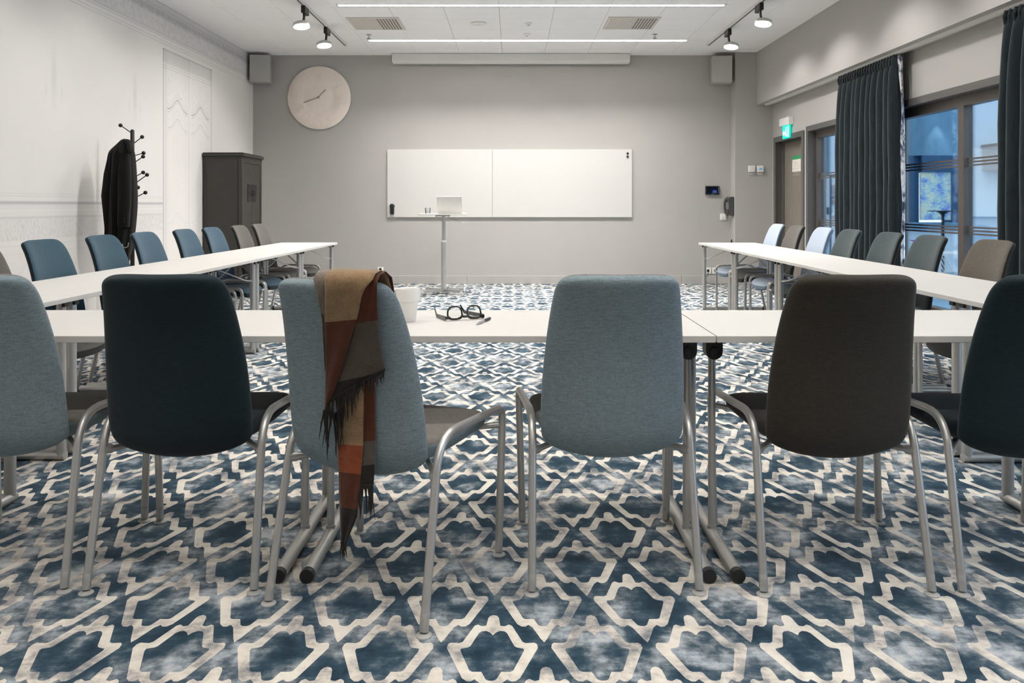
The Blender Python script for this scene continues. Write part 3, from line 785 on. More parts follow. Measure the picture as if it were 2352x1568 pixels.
M().box(-.046, .046, -.01, 0, -.046, .046).build('plate', mt['wplastic'], e, bevel=.004)
for sx in (-1, 1): M().box(sx*.017-.015, sx*.017+.015, -.015, -.009, -.03, .03).build('rocker', mt['wplastic'], e, bevel=.002)
for px, lb, scr in ((1726, 'white square wall thermostat without a display on the pillar', False), (1746, 'white wall thermostat with a blue display on the pillar', True)):
    p = py_(px, 388, YP)
    e = empty('thermostat', p, 0, lb, 'thermostat', 'wall thermostats')
    M().box(-.046, .046, -.03, 0, -.046, .046).build('body', mt['wplastic'], e, bevel=.008)
    M().box(-.034, .034, -.004, 0, -.075, -.058).build('name_strip', mt['wplastic'], e, smooth=False)
    if scr: M().box(-.018, .018, -.032, -.03, -.012, .014).build('display', emit('thermo_display', srgb(70, 140, 190), .5), e, smooth=False)
# telephone with cord
p = py_(1677, 474, YB)
mt['phone'] = plain('dark_grey_phone', srgb(66, 68, 68), .4, vary=.08)
ph = empty('wall_telephone', (XP, 11.155, p.z), -PI/2, 'dark grey wall telephone with handset and hanging cord on the side of the pillar', 'telephone')
k = M(); k.prism([(0, -.135), (-.03, -.135), (-.075, -.06), (-.085, .105), (-.06, .135), (0, .135)], -.032, .068, lambda u, v, w_: (w_, u, v)); k.build('base', mt['phone'], ph, smooth=False, bevel=.008)
kk = M()
for i in range(4):
    for j in range(3): kk.box(.0+.018*j, .011+.018*j, -.088, -.08, -.03+.022*i, -.018+.022*i, mat=Matrix.Translation((0, .006, 0)))
kk.build('keypad', mt['speaker'], ph, smooth=False)
M().tube([(-.045, -.05, -.115), (-.062, -.085, -.09), (-.068, -.10, -.02), (-.068, -.10, .05), (-.058, -.085, .10), (-.04, -.05, .12)], [.024, .022, .016, .016, .022, .024], 12).build('handset', mt['phone'], ph)
cd = [(-.05, -.05, -.13)]
for i in range(60):
    t = i/59; a = i*1.9
    cd.append((-.03+.05*t-.02*math.sin(PI*t)+.008*math.cos(a), -.04+.008*math.sin(a), -.14-.34*t))
M().tube(cd, .0035, 5).build('coiled_cord', mt['speaker'], ph)
lp = [(.035+.028*math.sin(2*PI*i/24)*(1 if i < 24 else 1), -.03, -.52+.055*math.cos(2*PI*i/24)) for i in range(24)]
M().tube(lp, .006, 6, closed=True).tube([(.02, -.03, -.48), (.03, -.03, -.53), (.04, -.03, -.60), (.045, -.02, -.75), (.045, -.008, -1.0)], .005, 6).build('cord_bundle', mt['blackp'], ph)
# sockets
def socket(px, py, label, w_=.044, h_=.044):
    p = py_(px, py, YB-.0); e = empty('wall_socket', p, 0, label, 'socket')
    M().box(-w_, w_, -.012, 0, -h_, h_).build('plate', mt['wplastic'], e, bevel=.003)
    for zz in ((.022, -.022) if h_ > .05 else (0,)):
        M().lathe([(.021, .012), (.02, .0125), (.018, .010), (.001, .010)], 20, Matrix.Translation((0, 0, zz)) @ RX).build('outlet', mt['offwhite'], e)
        for sx in (-1, 1): M().cyl((sx*.009, -.0132, zz), (sx*.009, -.0105, zz), .003, n=8).build('hole', mt['blackp'], e)
    return e
socket(874, 622, 'white double wall socket beside the standing table', .042, .056)
socket(1626, 621.5, 'white wall socket with a cable plugged in below the touch panel')
socket(1643, 621.5, 'white wall socket next to the one with a cable')
socket(1666, 617, 'white wall socket behind the table leg near the pillar')
p = py_(1626, 621.5, YB)
M().tube([(p.x, YB-.02, p.z), (p.x-.01, YB-.04, p.z-.05), (p.x-.05, YB-.05, .08), (p.x-.03, YB-.06, .02), (p.x+.03, YB-.09, .006), (p.x+.3, YB-.1, .006)], .004, 6).build('power_cable', mt['blackp'])
tag(bpy.data.objects['power_cable'], 'thin dark cable hanging from a wall socket to the carpet', 'cable')
# ================================================================== TABLES
TH, TD = .722, .602
def make_table(L, reach=.25):
    r = empty('folding_table')
    hx = L/2-.0007
    M().box(-hx, hx, -TD, 0, TH-.021, TH).build('tabletop', mt['white_lam'], r, bevel=.0015)
    M().box(-hx+.10, hx-.10, -.315, -.275, TH-.05, TH-.021).build('centre_rail', mt['darkrail'], r, smooth=False)
    for s in (-1, 1):
        x = s*(L/2-.041)
        a = M(); a.cyl((x, -.055, .022), (x, -.055, TH-.03), .0205, n=18); a.build('column', mt['tube'], r)
        a = M(); a.cyl((x, -.375, .03), (x, -.375, TH-.06), .0125, n=14).cyl((x, -.375, .038), (x, -.375, .05), .0155, n=14); a.build('inner_post', mt['tube'], r)
        a = M(); a.cyl((x, -.036, .022), (x, -.672, .022), .0205, n=18); a.build('foot_runner', mt['tube'], r)
        M().cyl((x, -.668, .022), (x, -.69, .022), .0212, n=18).build('end_cap', mt['blackp'], r)
        M().box(x-.016, x+.016, -.42, -.03, TH-.045, TH-.021).build('head_rail', mt['darkrail'], r, smooth=False)
        k = M(); pr = [(.028*math.cos(t), .028*math.sin(t)) for t in [PI+PI*i/10 for i in range(11)]]
        pr = pr+[(.028, .062), (-.028, .062)]
        k.prism(pr, -.41, -.36, lambda u, v, w_: (x+u, w_, TH-.083+v)); b = k.build('hinge_block', mt['blackp'], r, angle=30)
        M().lathe([(.017, 0), (.017, .006), (.014, .008)], 20, Matrix.Translation((x, -.41, TH-.083)) @ RX).build('hinge_pin', mt['blackp'], b)
        for yy in ((-.055, -.375) if reach > .1 else ()):
            pts = fillet([(x-s*.015, yy, TH-.17), (x-s*.06, yy+(-.295-yy)*.12, TH-.165), (x-s*reach, -.295, TH-.04), (x-s*(reach+.05), -.295, TH-.04)], .03, 4)
            M().tube(pts, .005, 7).build('brace', mt['tube'], r)
    return r
ROW_L, ROW_END = 1.25, 8.50            # side tables: length, far end of both rows
TABLE_LONG, TABLE_SHORT = make_table(1.28, .09), make_table(ROW_L)
used = {id(TABLE_LONG): False, id(TABLE_SHORT): False}
def place_table(proto, loc, rz, label, group):
    o = copy_tree(proto) if used[id(proto)] else proto
    used[id(proto)] = True; o.location = loc; o.rotation_euler = (0, 0, rz); tag(o, label, 'table', group); return o
YF = 3.037
for xc, lb in ((-1.295, 'white folding table behind the black-green chair, end of the crosswise row by the mural wall'), (-.0115, 'white folding table holding the mug and eyeglasses, middle of the crosswise row'), (1.272, 'white folding table behind the brown-black chair, end of the crosswise row by the windows')):
    place_table(TABLE_LONG, (xc, YF, 0), 0, lb, 'white tables of the crosswise row')
ORD = ('first', 'second', 'third', 'fourth', 'fifth')
RS, LS = .0138, .0102                                    # slight splay of the two rows
RA, LA = -math.atan(RS), math.atan(LS)
def right_in(y): return 1.937+RS*(y-3.5)                 # inner edge of the row along the windows
def left_in(y): return -1.885-LS*(8.5-y)                 # inner edge of the row along the mural wall
for i in range(5):
    yc = ROW_END-ROW_L*(i+.5)
    place_table(TABLE_SHORT, (right_in(yc), yc, 0), PI/2+RA, 'white folding table in the row along the windows, %s from the whiteboard wall' % ORD[i], 'white tables along the windows')
for i in range(5):
    yc = ROW_END+.03-ROW_L*(i+.5)
    place_table(TABLE_SHORT, (left_in(yc), yc, 0), -PI/2-LA, 'white folding table in the row along the mural wall, %s from the whiteboard wall' % ORD[i], 'white tables along the mural wall')

# ================================================================== CHAIRS
# side profile of the rear face of the back, bottom to top: (y, z); the chair faces +y, origin on the floor between its feet
PROF = [(-.06, .385), (-.13, .366), (-.19, .374), (-.226, .42), (-.243, .49), (-.257, .58), (-.278, .68), (-.308, .78), (-.342, .862), (-.366, .918)]
def catmull(P, t):
    n = len(P)-1; u = min(max(t, 0), .99999)*n; i = int(u); f = u-i
    p0, p1, p2, p3 = P[max(i-1, 0)], P[i], P[min(i+1, n)], P[min(i+2, n)]
    return tuple(.5*((2*p1[k])+(-p0[k]+p2[k])*f+(2*p0[k]-5*p1[k]+4*p2[k]-p3[k])*f*f+(-p0[k]+3*p1[k]-3*p2[k]+p3[k])*f**3) for k in range(len(p1)))
WID = [(0, .150), (.10, .186), (.2, .203), (.32, .212), (.45, .215), (.58, .2115), (.7, .202), (.82, .188), (.92, .176), (1.0, .168)]
def lerp_tab(T, t):
    for (a, va), (b, vb) in zip(T[:-1], T[1:]):
        if t <= b: return va+(vb-va)*(t-a)/(b-a)
    return T[-1][1]
def back_y(z):
    best = None
    for i in range(60, 201):
        y, zz = catmull(PROF, i/200)
        if best is None or abs(zz-z) < best[0]: best = (abs(zz-z), y)
    return best[1]
def back_mesh():
    m = M(); nu, nt_ = 16, 26; T = .046
    ts = [.5-.5*math.cos(PI*i/nt_) for i in range(nt_+1)]
    sheets = []
    for side in (0, 1):
        rows = []
        for t in ts:
            y, z = catmull(PROF, t); y2, z2 = catmull(PROF, min(t+.01, 1)); y1, z1 = catmull(PROF, max(t-.01, 0))
            ty, tz = y2-y1, z2-z1; ln = math.hypot(ty, tz) or 1; ny, nz = tz/ln, -ty/ln       # towards the sitter
            wv = lerp_tab(WID, t)
            top = max(0, (t-.88)/.12); bot = max(0, (.16-t)/.16)
            wv *= (1-.20*top**3.2)*(1-.30*bot**2.5)
            row = []
            for j in range(nu+1):
                u = -math.cos(PI*j/nu); u = .6*u+.4*(2*j/nu-1)
                e = max(0.0, 1-abs(u)**7)*max(0.0, 1-max(top, 0)**6)*(1-bot**6)
                th = T*(.30+.70*math.sqrt(max(e, 0)))
                cup = .040*u*u*(1-.5*top)
                off = cup+(0.5*T-th/2 if side == 0 else 0.5*T+th/2)
                drop = -.012*top*u*u*abs(u)
                row.append((u*wv, y+ny*off+ (ty/ln)*drop, z+nz*off+(tz/ln)*drop))
            rows.append(row)
        sheets.append(rows)
    b0 = len(m.v); m.grid(sheets[0], 0); b1 = len(m.v); m.grid(sheets[1], 1)
    n = nu+1; N = len(ts)
    loop = [i for i in range(n)]+[i*n+nu for i in range(1, N)]+[(N-1)*n+j for j in range(nu-1, -1, -1)]+[i*n for i in range(N-2, 0, -1)]
    L_ = len(loop)
    for i in range(L_):
        a, b = loop[i], loop[(i+1) % L_]; m.f.append([b0+a, b0+b, b1+b, b1+a]); m.m.append(0)
    return m
def seat_mesh():
    m = M(); nu, nv = 14, 16; up, dn = [], []
    for i in range(nv+1):
        v = .5-.5*math.cos(PI*i/nv); y = -.20+.50*v
        wv = .186+.052*math.sin(min(v*1.15, 1)*PI/2)
        fr = max(0, (v-.72)/.28); wv *= 1-.20*fr**3
        zt = .450+.033*v-.03*fr**2.2+.05*max(0, .25-v)/.25*.6
        ru, rd = [], []
        for j in range(nu+1):
            u = -math.cos(PI*j/nu); u = .6*u+.4*(2*j/nu-1)
            e = max(0, 1-abs(u)**6)*max(0, 1-fr**7)
            th = .022+.052*math.sqrt(e)
            z = zt+.020*u*u*(1-v*.6)-.004
            yy = y-.030*u*u*fr
            ru.append((u*wv, yy, z-.03+th*.42)); rd.append((u*wv*.985, yy, z-.03-th*.58))
        up.append(ru); dn.append(rd)
    b0 = 0; m.grid(up, 1); b1 = len(m.v); m.grid(dn, 0)
    n = nu+1; N = nv+1
    loop = [i for i in range(n)]+[i*n+nu for i in range(1, N)]+[(N-1)*n+j for j in range(nu-1, -1, -1)]+[i*n for i in range(N-2, 0, -1)]
    for i in range(len(loop)):
        a, b = loop[i], loop[(i+1) % len(loop)]; m.f.append([b0+a, b0+b, b1+b, b1+a]); m.m.append(0)
    return m
def make_chair():
    r = empty('conference_chair')
    d0 = mt['white_lam']
    for nm, me in (('backrest', back_mesh()), ('seat', seat_mesh())):
        o = me.build(nm, [d0, d0], r, angle=180, sub=1)
        for s in o.material_slots: s.link = 'OBJECT'
    for s in (-1, 1):
        pts = fillet([(s*.243, -.253, .012), (s*.236, -.145, .492), (s*.268, .262, .478), (s*.255, .262, .012)], [.10, .045], 7)
        fr = M().tube(pts, .0122, 12).build('side_frame', mt['tube'], r, angle=60)
        for p, q in ((pts[0], pts[1]), (pts[-1], pts[-2])):
            d = (q-p).normalized(); a = p-d*.0
            M().cyl(a, a+d*.045, .0105, .0128, 14).lathe([(.021, 0), (.021, .003), (.011, .009)], 18, Matrix.Translation((p.x, p.y, .0))).build('foot_glide', mt['glide'], fr, angle=50)
    M().tube(fillet([(-.237, -.168, .39), (-.19, -.10, .385), (-.12, .0, .385), (.12, .0, .385), (.19, -.10, .385), (.237, -.168, .39)], .05, 5), .0095, 10).cyl((-.238, -.17, .39), (-.222, -.147, .388), .014, n=12).cyl((.238, -.17, .39), (.222, -.147, .388), .014, n=12).build('rear_crossbar', mt['tube'], r)
    M().tube(fillet([(-.262, .262, .42), (-.15, .235, .405), (.15, .235, .405), (.262, .262, .42)], .04, 4), .0095, 10).build('front_crossbar', mt['tube'], r)
    return r
FAB = {
 'lightblue': fabric('grey_blue_weave', srgb(116, 129, 134), .34), 'taupe': fabric('taupe_weave', srgb(112, 107, 101), .22),
 'darkteal': fabric('black_green_weave', srgb(25, 37, 41), .3), 'darkbrown': fabric('brown_black_weave', srgb(52, 48, 42), .3),
 'teal': fabric('teal_weave', srgb(56, 79, 91), .24), 'tealblue': fabric('dusty_blue_weave', srgb(68, 88, 102), .22),
 'grey': fabric('grey_weave', srgb(94, 91, 86), .26), 'slate': fabric('slate_weave', srgb(68, 77, 79), .26),
 'sky': fabric('pale_sky_weave', srgb(168, 178, 193), .1), 'olive': fabric('grey_olive_weave', srgb(90, 85, 77), .28),
 'skydark': fabric('grey_sky_weave', srgb(104, 120, 132), .2), 'black': fabric('charcoal_weave', srgb(40, 40, 39), .25)}
CHAIR = make_chair(); chair_used = [False]
def chair(loc, rz, out_, in_, label, group):
    o = copy_tree(CHAIR) if chair_used[0] else CHAIR
    chair_used[0] = True
    o.location = (loc[0], loc[1], 0); o.rotation_euler = (0, 0, rz); tag(o, label, 'chair', group)
    for c in o.children:
        if c.name.split('.')[0] in ('backrest', 'seat'):
            c.material_slots[0].material = FAB[out_]; c.material_slots[1].material = FAB[in_]
    return o
def front_pos(px, py, xl):     # rear foot pixel -> chair origin for a chair that faces away from the camera
    p = pz(px, py, 0); return (p.x-xl, p.y+.253)
R1 = math.radians
chair((-1.555, 2.545), R1(2), 'lightblue', 'taupe', 'grey-blue chair with silver frame, end of the crosswise row by the mural wall', 'chairs of the crosswise row')
chair((-.993, 2.545), R1(0.3), 'darkteal', 'darkteal', 'black-green chair with silver frame at the crosswise row, beside the scarf chair', 'chairs of the crosswise row')
SC_LOC, SC_ROT = Vector((-.372, 2.385, 0)), R1(-20)
chair((SC_LOC.x, SC_LOC.y), SC_ROT, 'lightblue', 'taupe', 'grey-blue chair turned askew with a brown checked scarf over its back', 'chairs of the crosswise row')
chair((.296, 2.54), R1(1), 'lightblue', 'taupe', 'grey-blue chair standing straight between the scarf chair and the brown-black chair', 'chairs of the crosswise row')
chair((.970, 2.535), R1(0), 'darkbrown', 'darkbrown', 'brown-black chair with silver frame at the crosswise row', 'chairs of the crosswise row')
chair((1.548, 2.53), R1(-1), 'darkteal', 'darkteal', 'black-green chair with silver frame, end of the crosswise row by the windows', 'chairs of the crosswise row')
OUT = {'sky': 'skydark', 'grey': 'black', 'slate': 'black', 'olive': 'black', 'black': 'black', 'teal': 'darkteal', 'tealblue': 'darkteal'}
SEATS_Y = [ROW_END-ROW_L*n-d for n in range(4) for d in (.3395, .9105)]
PULL = .19                                               # how far a back's top edge stands off the table's outer edge
def right_chair(i, col, label):
    Y = SEATS_Y[i]; X = right_in(Y)+TD+PULL; a = PI/2+RA; d = Vector((-math.sin(a), math.cos(a)))
    chair((X+d.x*.355, Y), a, OUT[col], col, label, 'chairs along the windows')
NTH = ('first', 'second', 'third', 'fourth', 'fifth', 'sixth', 'seventh', 'eighth')
for i, (col, nm) in enumerate((('sky', 'pale sky-blue'), ('grey', 'grey'), ('sky', 'pale sky-blue'), ('slate', 'dark slate-grey'), ('slate', 'dark slate-grey'), ('slate', 'dark slate-grey'), ('olive', 'olive-grey'), ('black', 'charcoal'))):
    right_chair(i, col, '%s chair in the row along the windows, %s from the whiteboard wall' % (nm, NTH[i]))
def left_chair(i, col, label):
    Y = SEATS_Y[i]+.03; X = left_in(Y)-TD-(PULL if i < 6 else .165); a = -PI/2-LA; d = Vector((-math.sin(a), math.cos(a)))
    chair((X+d.x*.355, Y), a, OUT[col], col, label, 'chairs along the mural wall')
for i, (col, nm) in enumerate((('grey', 'grey'), ('grey', 'grey'), ('tealblue', 'dusty blue'), ('tealblue', 'dusty blue'), ('tealblue', 'dusty blue'), ('teal', 'teal'), ('teal', 'teal'), ('grey', 'grey'))):
    left_chair(i, col, '%s chair in the row along the mural wall, %s from the whiteboard wall' % (nm, NTH[i]))

# ================================================================== SCARF on the turned chair
def on_back(px, py, off):
    """point of the turned chair's rear face (or hanging below it) seen at a pixel, in world space"""
    inv = Matrix.Rotation(-SC_ROT, 3, 'Z'); o = inv @ (Vector((0, 0, CH))-SC_LOC); d = inv @ Vector(((px-CX)/F, 1, -(py-HZ)/F))
    yl = -.3
    for _ in range(12):
        t = (yl-o.y)/d.y; z = o.z+d.z*t; x = o.x+d.x*t
        z_ = min(max(z, .50), .918)
        yl = back_y(z_)+.040*(x/.2)**2*.8-off
    return SC_LOC+Matrix.Rotation(SC_ROT, 3, 'Z') @ Vector((x, yl, z))
def scarf_mat(name, c):
    m, nt, b = new_mat(name)
    a = E(nt, noise(nt, 260, 3, .6, stretch=(1, 1, 2.2))); g = E(nt, noise(nt, 30, 3, .6))
    k = a*.7+g*.3
    nt.links.new(ramp(nt, k.s, [(.35, sh(c, .68)), (.65, sh(c, 1.3))]), b.inputs['Base Color'])
    b.inputs['Roughness'].default_value = .95; b.inputs['Specular IOR Level'].default_value = .08; b.inputs['Sheen Weight'].default_value = .2
    bump(nt, b, a.s, .4, .002); return m
SM = [scarf_mat('scarf_tan', srgb(132, 108, 80)), scarf_mat('scarf_brown', srgb(78, 43, 28)), scarf_mat('scarf_taupe', srgb(80, 72, 64)), scarf_mat('scarf_rust', srgb(122, 62, 36)), scarf_mat('scarf_dark', srgb(36, 32, 28)), scarf_mat('scarf_grey', srgb(120, 108, 96))]
sf = empty('scarf', SC_LOC, 0, 'brown, tan and rust checked wool scarf with dark fringe draped over the chair back', 'scarf')
def interp(poly, t):
    ys = poly; n = len(ys)-1; u = t*n; i = min(int(u), n-1); f = u-i
    return ys[i][0]+(ys[i+1][0]-ys[i][0])*f, ys[i][1]+(ys[i+1][1]-ys[i][1])*f
def resample(poly, n):
    L = [0]
    for a, b in zip(poly[:-1], poly[1:]): L.append(L[-1]+math.hypot(b[0]-a[0], b[1]-a[1]))
    out = []
    for k in range(n):
        s = L[-1]*k/(n-1)
        for i in range(len(L)-1):
            if s <= L[i+1]+1e-9:
                f = (s-L[i])/((L[i+1]-L[i]) or 1); out.append((poly[i][0]+(poly[i+1][0]-poly[i][0])*f, poly[i][1]+(poly[i+1][1]-poly[i][1])*f)); break
    return out
from mathutils.bvhtree import BVHTree
_bm = next(c for c in CHAIR.children if c.name.split('.')[0] == 'backrest').data
_w = Matrix.Translation(SC_LOC) @ Matrix.Rotation(SC_ROT, 4, 'Z')
BACK = BVHTree.FromPolygons([_w @ v.co for v in _bm.vertices], [tuple(p.vertices) for p in _bm.polygons])
def clear_back(p, gap):
    """keep a cloth point (relative to the scarf) just outside the chair back"""
    q, n, _, d = BACK.find_nearest(p+SC_LOC)
    if q is None: return p
    out = (p+SC_LOC-q).dot(n)
    return q+n*gap-SC_LOC if out < gap else p
def sheet(name, left, right, bands, off, rows=22, cols=10, amp=.006, waves=1.5, wrap=False):
    Lr, Rr = resample(left, rows), resample(right, rows); m = M(); R_ = []; mi = []
    if wrap:                                     # over the top edge and down in front
        top = [on_back(Lr[0][0]+(Rr[0][0]-Lr[0][0])*j/(cols-1), Lr[0][1]+(Rr[0][1]-Lr[0][1])*j/(cols-1), off)-SC_LOC for j in range(cols)]
        fw = Matrix.Rotation(SC_ROT, 3, 'Z') @ Vector((0, 1, 0))
        rot, inv = Matrix.Rotation(SC_ROT, 3, 'Z'), Matrix.Rotation(-SC_ROT, 3, 'Z')
        for a, b in ((None, -.10), (None, -.045), (.078, .002), (.044, .020), (.014, .014)):
            row = []
            for p in top:
                if a is None:                    # lies on the sitter's side of the back
                    l_ = inv @ p; l_.z = .918+b; l_.y = back_y(l_.z)+.052+.040*min(1, (l_.x/.2)**2)+off*.35; row.append(rot @ l_)
                else: row.append(p+fw*a+Vector((0, 0, b)))
            R_.append(row); mi.append(bands[0][1])
    for i in range(rows):
        row = []
        for j in range(cols):
            s = j/(cols-1); px = Lr[i][0]+(Rr[i][0]-Lr[i][0])*s; py = Lr[i][1]+(Rr[i][1]-Lr[i][1])*s
            row.append(on_back(px, py, off+amp*(.5+.5*math.sin(2*PI*waves*s+.25*i)))-SC_LOC)
        R_.append(row)
        v = i/(rows-1); mi.append(next(c for lim, c in bands if v <= lim+1e-6))
    R_ = [[clear_back(p, .0025+off*.25) if not (wrap and i < 2) else p for p in r] for i, r in enumerate(R_)]
    nc = cols; P = [p for r in R_ for p in r]; b0 = len(m.v); m.v += [tuple(p) for p in P]
    for i in range(len(R_)-1):
        for j in range(nc-1): m.f.append([b0+i*nc+j, b0+i*nc+j+1, b0+(i+1)*nc+j+1, b0+(i+1)*nc+j]); m.m.append(mi[i+1])
    return m.build(name, SM, sf, angle=180, solid=.0022)
sheet('hanging_tail', [(788, 860), (776, 1000), (777, 1041), (779, 1138), (784, 1259)], [(836, 860), (835, 960), (834, 1017), (829, 1085), (820, 1187), (789, 1262)], [(.40, 0), (.58, 3), (.76, 1), (1, 4)], .010, 26, 8)
sheet('hanging_tail', [(833, 860), (834, 1017), (829, 1085), (822, 1125)], [(862, 860), (863, 1000), (860, 1080), (857, 1120)], [(.58, 1), (.82, 2), (1, 4)], .006, 20, 6, .004)
sheet('side_fold', [(720, 640), (730, 685), (740, 733), (744, 800), (746, 850)], [(748, 640), (747, 700), (748, 735), (748, 800), (749, 850)], [(.45, 5), (1, 2)], .006, 14, 5, .003, wrap=True)
sheet('cross_fold', [(832, 640), (826, 690), (814, 752), (790, 832), (768, 890), (756, 926)], [(866, 645), (867, 700), (869, 748), (877, 809), (886, 850), (845, 880)], [(.38, 1), (.66, 2), (.84, 2), (1, 4)], .016, 24, 12, .006, 1.2, wrap=True)
sheet('main_fold', [(746, 638), (746, 690), (746, 733), (748, 800), (748, 870), (745, 955)], [(856, 642), (838, 662), (830, 682), (822, 725), (814, 752), (789, 833), (770, 890), (751, 935)], [(.33, 0), (1, 1)], .026, 26, 12, .006, 1.0, wrap=True)
fg = M()
def fringe(pa, pb, n, ln, off, jx=8):
    for k in range(n):
        s = (k+.5)/n; x = pa[0]+(pb[0]-pa[0])*s; y = pa[1]+(pb[1]-pa[1])*s; dx = random.uniform(-jx, jx); l_ = ln*random.uniform(.7, 1.25)
        pts = [on_back(x, y-6, off)-SC_LOC, on_back(x+dx*.4+random.uniform(-3, 3), y+l_*.4, off+.006)-SC_LOC, on_back(x+dx, y+l_, off+.004)-SC_LOC]
        fg.tube(pts, [.0026, .0024, .0006], 5)
fringe((754, 925), (815, 890), 20, 62, .026); fringe((815, 890), (886, 850), 14, 28, .022, 6); fringe((742, 950), (758, 935), 8, 85, .03, 14)
fringe((824, 1118), (857, 1118), 12, 62, .010, 7); fringe((782, 1250), (796, 1250), 5, 26, .012, 5); fringe((760, 960), (790, 940), 10, 80, .018, 10)
fg.build('fringe', SM[4], sf)['kind'] = 'stuff'

# ================================================================== THINGS ON THE TABLES
p = pz(935, 741, TH)
mg = empty('mug', (p.x, p.y+.03, TH), 0, 'white stepped stacking mug on the table beside the scarf chair', 'mug')
mt['ceramic'] = plain('white_glazed_ceramic', srgb(240, 237, 232), .25, vary=.01, coat=.2)
M().lathe([(.001, 0), (.024, 0), (.026, .003), (.0345, .066), (.036, .070), (.0405, .073), (.0415, .076), (.043, .111), (.0423, .114), (.040, .112), (.038, .075), (.033, .065), (.023, .008), (.001, .006)], 40).build('cup', mt['ceramic'], mg, angle=30)
M().tube([(-.040-.022*math.sin(PI*i/12)*1.15, 0, .084+.026*math.cos(PI*i/12)) for i in range(13)], .0058, 10).build('handle', mt['ceramic'], mg)

# eyeglasses lying upside down
ga, gb = pz(1024, 738, TH), pz(1113, 732.5, TH)
ang = math.atan2(gb.y-ga.y, gb.x-ga.x); gm = (ga+gb)/2
eg = empty('eyeglasses', (gm.x, gm.y, TH), ang, 'black-rimmed eyeglasses lying upside down on the table beside the mug', 'eyeglasses')
GW = (gb-ga).length/2; mt['acet'] = plain('black_acetate', srgb(24, 23, 20), .22, vary=.1, coat=.3)
tilt = Matrix.Rotation(R1(-14), 4, 'X')
def lens_ring(cx, sgn):
    P = []
    for i in range(28):
        t = 2*PI*i/28; c, s = math.cos(t), math.sin(t)
        x = abs(c)**.72*math.copysign(1, c)*.0255; z = abs(s)**.72*math.copysign(1, s)*.0215
        x *= 1.0+.10*(-z/.0215)*1.0
        P.append(tilt @ Vector((cx+x, .004*abs(cx+x)/.05, .0285+z)))
    return P
for s in (-1, 1):
    r_ = lens_ring(s*.036, s)
    k = M().tube(r_, [.0032 if p.z > .014 else .0048 for p in r_], 8, closed=True); rim = k.build('rim', mt['acet'], eg)
    M()._add(r_, [tuple(range(28))]).build('lens', mt['lens'], rim, smooth=False)
M().tube([tilt @ Vector(q) for q in ((-.014, 0, .017), (-.006, -.001, .013), (.006, -.001, .013), (.014, 0, .017))], .0044, 8).build('bridge', mt['acet'], eg)
for s in (-1, 1):
    M().box(min(s*.058, s*GW), max(s*.058, s*GW), .0, .008, .006, .016).build('hinge', mt['acet'], eg, bevel=.001)
loc = lambda v: Matrix.Rotation(-ang, 3, 'Z') @ (Vector(v)-Vector((gm.x, gm.y, TH)))
te = pz(1003, 729, TH)
def temple(a, b, tip, nm):
    m = M(); a, b, tip = Vector(a), Vector(b), Vector(tip); up = Vector((0, 0, 1)); d = (b-a).normalized(); sd = d.cross(up).normalized()
    pts = [a, a+(b-a)*.5, b, b+(tip-b)*.5, tip]; hs = [.008, .007, .006, .004, .003]; rows = []
    for p_, h_ in zip(pts, hs): rows.append([p_+sd*.0016-up*h_, p_+sd*.0016+up*h_, p_-sd*.0016+up*h_, p_-sd*.0016-up*h_, p_+sd*.0016-up*h_])
    m.grid(rows); m._add(rows[-1][:4], [(0, 1, 2, 3)]); m._add(rows[0][:4], [(3, 2, 1, 0)]); return m.build(nm, mt['acet'], eg, angle=30)
b = loc((te.x, te.y, TH)); temple((-GW+.001, .006, .0095), (b.x, b.y, .0075), (b.x-.004, b.y+.012, .034), 'temple')
b2 = loc(tuple(pz(1066, 722, TH))); temple((GW-.001, .007, .0095), (b2.x, b2.y, .010), (b2.x-.012, b2.y+.008, .034), 'temple')

pa, pb_ = pz(1093, 747.5, TH), pz(1127, 733.5, TH)
pn = empty('ballpoint_pen', (pa.x, pa.y, TH), math.atan2(pb_.y-pa.y, pb_.x-pa.x), 'silver ballpoint pen lying beside the eyeglasses', 'pen')
pl = (pb_-pa).length
M().cyl((.016, 0, .005), (pl*.55, 0, .005), .0046, n=12).build('barrel', mt['chrome'], pn)
M().cyl((pl*.55, 0, .005), (pl-.012, 0, .005), .005, n=12).build('cap', mt['blackm'], pn)
M().cyl((0, 0, .0045), (.016, 0, .005), .001, .0044, 12).build('tip', mt['chrome'], pn)
M().cyl((pl-.012, 0, .005), (pl, 0, .005), .0028, n=10).build('button', mt['chrome'], pn)
M().box(pl*.6, pl-.01, -.0012, .0012, .0095, .0115).build('clip', mt['chrome'], pn, smooth=False)

